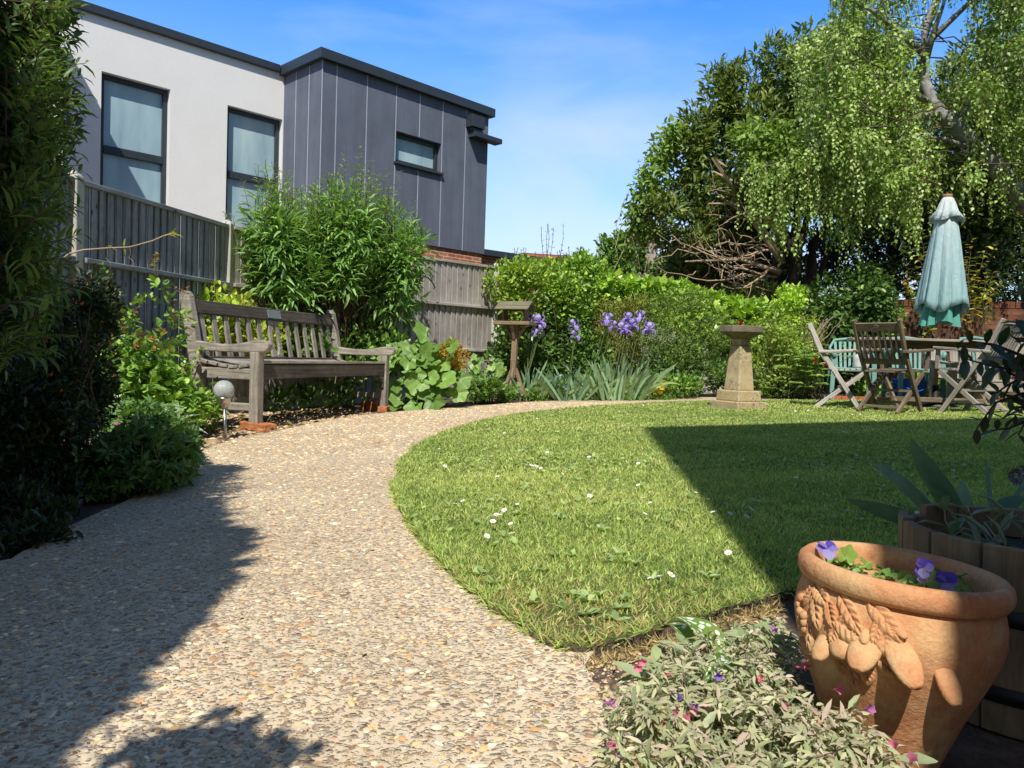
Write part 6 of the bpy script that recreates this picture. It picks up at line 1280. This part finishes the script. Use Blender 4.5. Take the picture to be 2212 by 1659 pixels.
# near plants ------------------------------------------------------------------
def lungwort():
    lm, st, sp = LM(), MB(), LM(); poly = [(1330, 1500), (1450, 1395), (1560, 1360), (1690, 1345), (1735, 1430), (1730, 1500), (1830, 1530), (1890, 1570), (1950, 1640), (1960, 1760), (1360, 1760), (1310, 1600)]
    GH = [(.19, .21, .095), (.27, .28, .15), (.33, .31, .2), (.29, .23, .17)]; GG = [(.12, .165, .065), (.18, .225, .105), (.24, .275, .15)]
    pts = np.stack([RNG.uniform(1290, 1960, 4200), RNG.uniform(1340, 1760, 4200)], 1); pts = pts[inside(pts, poly)]; tips = []; base0 = np.array([.30, 1.06, 0])
    for x, y in pts[:620]:
        h = RNG.uniform(.05, .15)*(1 if y > 1420 else .75); p = gnd(x, y, h)
        if np.hypot(p[0]-.545, p[1]-1.067) < .15: continue
        dv = p-base0; dv[2] = 0; b = np.array([p[0]-dv[0]*.35, p[1]-dv[1]*.25+.02, gz(p[0])]); c = curve(b, p, 7, bow=(0, 0, .12), wob=.02); st.tube(c, np.linspace(.0022, .0014, 7), 4); tips.append((p, c))
        leafy(lm, c, 8, RNG.uniform(.022, .040), RNG.uniform(.008, .0135), GG if RNG.random() < .45 else GH, 'lance', .15, 1, .55, .05, .3, False)
        n = RNG.integers(9, 18); d = unit(n); d[:, 2] = d[:, 2]*.5-.15; d[:, 1] -= .15; lm.leaves(p+d*.008+unit(n)*.006, d, unit(n)+np.array([0, -.3, .8]), .0145*(1+.25*RNG.normal(size=n)), .0052, mixcol(GH, n), 'lance')
    for x, y in pts[620:1150]:
        p = gnd(x, y, RNG.uniform(.02, .1))
        if np.hypot(p[0]-.545, p[1]-1.067) < .155: continue
        A = unit(1); A[0, 2] = RNG.uniform(-.2, .4); lm.leaves([p], A, [[RNG.normal()*.4, -.3, 1]], RNG.uniform(.028, .055), RNG.uniform(.011, .02), mixcol(GG, 1), 'oval')
    base = np.array([.31, 1.1]); t = plant('lungwort', 'sprawling grey green lungwort with pink and violet flowers in front of the terracotta pot', 'plant', base, [('foliage', lm, LEAF_MATT, False), ('stems', st, m_plain('hairy_stem', (.22, .23, .13), .8), True)])
    fl = [(1378, 1442, 'p'), (1390, 1430, 'p'), (1440, 1456, 'r'), (1552, 1460, 'v'), (1646, 1466, 'r'), (1735, 1440, 'r'), (1750, 1435, 'p'), (1672, 1360, 'm'), (1465, 1508, 'v'), (1320, 1518, 'm'), (1465, 1540, 'p'), (1497, 1536, 'p'), (1482, 1550, 'r'), (1427, 1562, 'r'), (1420, 1566, 'r'), (1320, 1608, 'p'), (1345, 1630, 'm'), (1372, 1642, 'r'), (1540, 1650, 'm'), (1812, 1490, 'p'), (1880, 1532, 'm'), (1930, 1612, 'p'), (1970, 1638, 'p'), (1770, 1555, 'r'), (1700, 1530, 'r'), (1560, 1420, 'm'), (1500, 1525, 'v')]
    CO = {'p': (.78, .26, .36), 'r': (.72, .20, .24), 'v': (.28, .18, .55), 'm': (.58, .24, .50)}
    for x, y, k in fl:
        f = LM(); q = gnd(x, y, .135 if y > 1420 else .11); ax = nrm(RNG.normal(size=3)*.5+np.array([0, -.8, .25])); e1 = nrm(np.cross(ax, (0, 0, 1))); e2 = np.cross(ax, e1); v = []; m_ = 10
        for r_, z in ((.0014, -.010), (.0024, -.002), (.0058, .003)):
            for j in range(m_): a = 2*math.pi*j/m_; rr = r_*(1+.2*math.cos(5*a)*(r_ > .005)); v.append(q+e1*rr*math.cos(a)+e2*rr*math.sin(a)+ax*z)
        f.raw(v, [(i*m_+j, i*m_+(j+1) % m_, (i+1)*m_+(j+1) % m_, (i+1)*m_+j) for i in range(2) for j in range(m_)], np.clip(np.array(CO[k])*(1+.12*RNG.normal()), 0, 1)); o = f.build('flower', PETAL, t, smooth=True); o.location = -V3(t.location)
    return t
lw = lungwort()
def big_spotted():
    g_ = lambda x, y, h: gnd(x, y, h)
    t = spotted('spotted_lungwort', 'large white spotted leaves standing up at the back of the near lungwort', (.3, 1.25), [(g_(1560, 1440, .05), g_(1458, 1330, .10)+np.array([0, 0, .0]), .055), (g_(1610, 1478, .05), g_(1512, 1485, .12), .035), (g_(1440, 1480, .06), g_(1330, 1480, .06), .03), (g_(1505, 1420, .05), g_(1425, 1350, .06), .03), (g_(1700, 1500, .09), g_(1765, 1540, .05), .03)], [(.10, .19, .03), (.16, .26, .045)])
big_spotted()
# violas in the pot
def viola(label, cpx, leaves_, flower, dark=False):
    lm, st = LM(), MB(); zc = .24; soil = RC-pax*.05; g3 = lambda x, y, h: CC+ray(x, y)*((soil[2]+h-EYE)/ray(x, y)[2])
    for x, y, h, s_ in leaves_:
        q = g3(x, y, h); r_ = q-soil; rr = math.hypot(r_[0], r_[1])
        if rr > .10: q[:2] = soil[:2]+r_[:2]*.10/rr
        b = np.array([q[0]+RNG.normal()*.01, q[1]+.01, soil[2]-.005]); st.tube(curve(b, q, 4, wob=.05), .0012, 4); A = nrm(RNG.normal(size=3)*(1, .6, .3)+np.array([0, -.4, .1]))
        lm.leaves([q], [A], [[-.1, -.55, .8]], s_, s_*.85, mixcol([(.06, .12, .02), (.09, .16, .03), (.13, .2, .04)], 1), 'round')
    t = plant('viola', label, 'viola', cpx, [('leaves', lm, LEAF, False), ('stems', st, STEM, True)], 'violas planted in the terracotta pot')
    for x, y, h, s_, nn in flower:
        q = g3(x, y, h); stt = MB(); stt.tube(curve((q[0]+.006, q[1]+.01, soil[2]), q, 5, wob=.03), .0013, 5); o = stt.build('flower_stalk', STEM, t, smooth=True); o.location = -V3(t.location); f = LM(); N = nrm(np.array(nn)); e1 = nrm(np.cross(N, (0, 0, 1))); e2 = np.cross(e1, N)
        for a, c, k in ((90-38, (.14, .09, .48), 1.1), (90+38, (.14, .09, .48), 1.1), (165, (.30, .25, .62), .95), (15, (.30, .25, .62), .95), (270, (.38, .35, .68), 1.15)):
            A = e1*math.cos(rad(a))+e2*math.sin(rad(a)); f.leaves([q], [A], [N+.25*RNG.normal(size=3)], s_*k, s_*k*1.0, np.array(c), 'oval')
        o = f.build('flower', PETAL, t); o.location = -V3(t.location)
vl = lambda x0, x1, y0, y1, n, h=.02, s=.024: [(RNG.uniform(x0, x1), y0+(y1-y0)*RNG.random(), h*RNG.uniform(.4, 1.4), s*RNG.uniform(.6, 1.15)) for _ in range(n)]
viola('viola with one purple flower at the left inside of the pot', (.47, 1.08), vl(1785, 1890, 1205, 1250, 26)+[(1815, 1208, .03, .028), (1825, 1220, .03, .03), (1800, 1225, .02, .026)], [(1788, 1186, .055, .017, (-.1, -.6, .9))])
viola('viola with a pale edged violet flower and bright leaves near the front of the pot', (.55, 1.0), vl(1890, 2060, 1228, 1275, 30)+[(2035, 1256, .035, .035), (2050, 1262, .03, .03), (1990, 1262, .02, .03)], [(1997, 1226, .06, .013, (-.8, -.6, .15)), (1993, 1240, .05, .011, (-.6, -.8, .1))])
viola('shaded dark violet viola at the right inside of the pot', (.62, 1.06), vl(2050, 2110, 1240, 1275, 9), [(2045, 1258, .035, .016, (-.2, -.9, .4))])
# plants in and behind the barrel
def sprout():
    lm, st = LM(), MB(); c = np.array([BCN[0], BCN[1], .26])
    for k in range(22):
        a = RNG.random()*6.3; p = c+np.array([math.cos(a), math.sin(a), 0])*RNG.uniform(.02, .15); e = p+np.array([RNG.normal()*.05, RNG.normal()*.05, RNG.uniform(.02, .075)]); cc_ = curve(p, e, 5, wob=.03); st.tube(cc_, .0015, 4); leafy(lm, cc_, 4, .055, .017, [(.07, .11, .06), (.12, .16, .09)], 'lance', .4, 1, .4, 0, 0)
        st.tube(curve(p, p+np.array([RNG.normal()*.09, RNG.normal()*.09, .012]), 4, wob=.03), .001, 3)
    plant('young_plant', 'small grey green seedlings and dry stalks inside the barrel planter', 'plant', BCN, [('leaves', lm, LEAF, False), ('stems', st, TWIG, True)])
sprout()
def dark_iris():
    lm = LM(); C = [(.09, .17, .12), (.13, .21, .16)]; B = [(2120, 1150, 1.75), (2105, 1150, 1.78), (2160, 1150, 1.8)]
    for (x0, y0, z0, x1, y1, z1, w_, bd) in ((2085, 1150, 1.72, 1970, 948, 1.6, .105, .03), (2060, 1150, 1.72, 1893, 1003, 1.6, .08, .04), (2040, 1160, 1.68, 1828, 1078, 1.55, .065, .03), (2100, 1150, 1.78, 2078, 1035, 1.75, .055, .0), (2040, 1150, 1.75, 1960, 1060, 1.85, .02, .25), (2150, 1160, 1.8, 2130, 990, 1.95, .06, .05), (2165, 1150, 1.85, 2240, 1000, 1.9, .07, .05), (2140, 1150, 1.75, 2230, 1110, 1.6, .06, .06), (2120, 1150, 1.8, 2215, 1075, 1.7, .05, .1), (2180, 1150, 1.9, 2120, 1080, 1.8, .05, .02)):
        sword(lm, at(x0, y0, z0), at(x1, y1, z1), w_, bd, mixcol(C, 1)[0], n=12, twist=.3+.4*RNG.normal())
    plant('sword_leaf_plant', 'broad blue green sword shaped leaves in shade behind the barrel planter', 'plant', at(2110, 1150, 1.76), [('leaves', lm, LEAF_MATT, False)])
dark_iris()
def sprigs():
    lm, st = LM(), MB(); root = np.array([1.62, 1.95, .5])
    for L in (((2300, 800), (2212, 770), (2150, 745), (2100, 738), (2068, 752)), ((2300, 780), (2225, 720), (2195, 690)), ((2300, 820), (2200, 800), (2140, 790), (2085, 775)), ((2300, 860), (2210, 850), (2150, 870), (2110, 925)), ((2310, 880), (2240, 900), (2180, 925), (2140, 930)), ((2300, 750), (2230, 680), (2205, 640)), ((2310, 900), (2230, 880), (2190, 880), (2165, 905)), ((2300, 830), (2240, 800), (2180, 830), (2150, 850)), ((2300, 760), (2250, 740), (2205, 745)), ((2310, 800), (2230, 820), (2195, 790)), ((2310, 850), (2240, 860), (2200, 940)), ((2310, 800), (2240, 760), (2160, 800)), ((2310, 840), (2220, 830), (2160, 760))):
        c = [root+np.array([.12+.1*RNG.normal(), .12*RNG.normal(), .16*RNG.normal()])]+[at(x, y, 1.85-.05*i) for i, (x, y) in enumerate(L)]; c = np.array(c); st.tube(c, np.linspace(.006, .0016, len(c)), 5); leafy(lm, c[1:], 12, .046, .02, [(.014, .028, .012), (.03, .055, .02), (.04, .035, .02)], 'oval', .15, 1, .45, .15, .25, False)
    foliage(lm, [(np.array((1.86, 2.0, .62)), np.array((.3, .3, .42))), (np.array((1.85, 2.05, .3)), np.array((.3, .28, .3)))], 2600, .05, .024, [(.014, .028, .012), (.03, .055, .02), (.04, .07, .025)], 'oval', shell=.8)
    for k in range(9): st.tube(curve((1.8+RNG.normal()*.05, 2.02+RNG.normal()*.05, gz(1.8)), (1.82+RNG.normal()*.14, 2.0+RNG.normal()*.14, RNG.uniform(.4, .9)), 6, wob=.03), np.linspace(.008, .003, 6), 5)
    plant('overhanging_sprigs', 'dark leafy sprigs hanging into view at the right edge in front of the chairs', 'shrub', (1.7, 2.0), [('leaves', lm, LEAF_GLOSS, False), ('stems', st, BROWNSTEM, True)])
sprigs()

# daisies ------------------------------------------------------------------
DWHITE = m_plain('daisy_white', (.85, .85, .84), .6, var=.03); DYEL = m_plain('daisy_yellow', (.75, .5, .03), .7)
def daisy_mesh(seed):
    r_ = np.random.default_rng(seed); v, f, mi = [], [], []; n = 13; R0 = .0115; cup = r_.uniform(.1, .6)
    for k in range(n):
        a = 2*math.pi*k/n+r_.normal()*.06; b = len(v); c, s_ = math.cos(a), math.sin(a); w_ = .0023
        for rr, ww, z in ((.003, .5, .0005), (.0075, 1, .0005+.0035*cup), (R0*r_.uniform(.92, 1.05), .7, .0015+.006*cup)):
            for sg in (-1, 1): v.append((rr*c-sg*ww*w_*s_, rr*s_+sg*ww*w_*c, z+.025))
        f += [(b, b+2, b+3, b+1), (b+2, b+4, b+5, b+3)]; mi += [0, 0]
    for (rr, z) in ((.0044, .0255), (.0032, .0278)):
        for j in range(8): a = j*math.pi/4; v.append((rr*math.cos(a), rr*math.sin(a), z))
    b = len(v)-16; f += [(b+j, b+(j+1) % 8, b+8+(j+1) % 8, b+8+j) for j in range(8)]+[tuple(b+8+j for j in range(8))]; mi += [1]*9
    me = bpy.data.meshes.new('daisy'); me.from_pydata(v, [], f); me.materials.append(DWHITE); me.materials.append(DYEL); me.polygons.foreach_set('material_index', mi); me.update(); return me
DM = [daisy_mesh(s) for s in range(5)]
dp = [(1094, 943), (1088, 961), (1119, 958), (1116, 945), (1148, 1020), (1180, 988), (1020, 1103), (1006, 1098), (1075, 1130), (1065, 1147), (1084, 1134), (1109, 1152), (1170, 1148), (1109, 1175), (1046, 1178), (1170, 1190), (1318, 1133), (1336, 1053), (1438, 1265), (1426, 1278), (1410, 1280), (1575, 1216), (1605, 1133), (1408, 1180), (1500, 1083), (1293, 946), (1345, 930), (1390, 955), (1358, 934), (1364, 931), (1035, 1020), (1000, 970), (985, 962), (1148, 1002), (1140, 1018), (1345, 1012), (1240, 920), (1260, 905), (1160, 912), (1185, 905), (1210, 900), (1452, 930), (1300, 900), (1340, 895), (1480, 905), (1440, 885), (1500, 880), (1520, 900)]
NS = 165
while len(dp) < NS:
    x, y = RNG.uniform(900, 2200), 875+RNG.random()**2.2*260; p = gnd(x, y)
    if inside(np.array([p]), LAWN)[0] and abs(x-1594) > 60-max(0, y-900): dp.append((x, y))
for i, (x, y) in enumerate(dp):
    p = gnd(x, y, LH); lit = p[0] < .46+.094*p[1] or p[1] > 5.95+.3*(p[0]-1.02)
    o = link('daisy', DM[i % 5], None, p+np.array([0, 0, .006])); o.rotation_euler = (RNG.normal()*.25+.25, RNG.normal()*.25, RNG.random()*6); s_ = RNG.uniform(.62, .98); o.scale = (s_, s_, 1)
    tag(o, 'small white daisy with yellow centre in the sunlit part of the lawn' if lit else 'small white daisy in the shaded part of the lawn', 'daisy', 'daisies scattered over the sunlit lawn' if lit else 'daisies scattered over the shaded lawn')
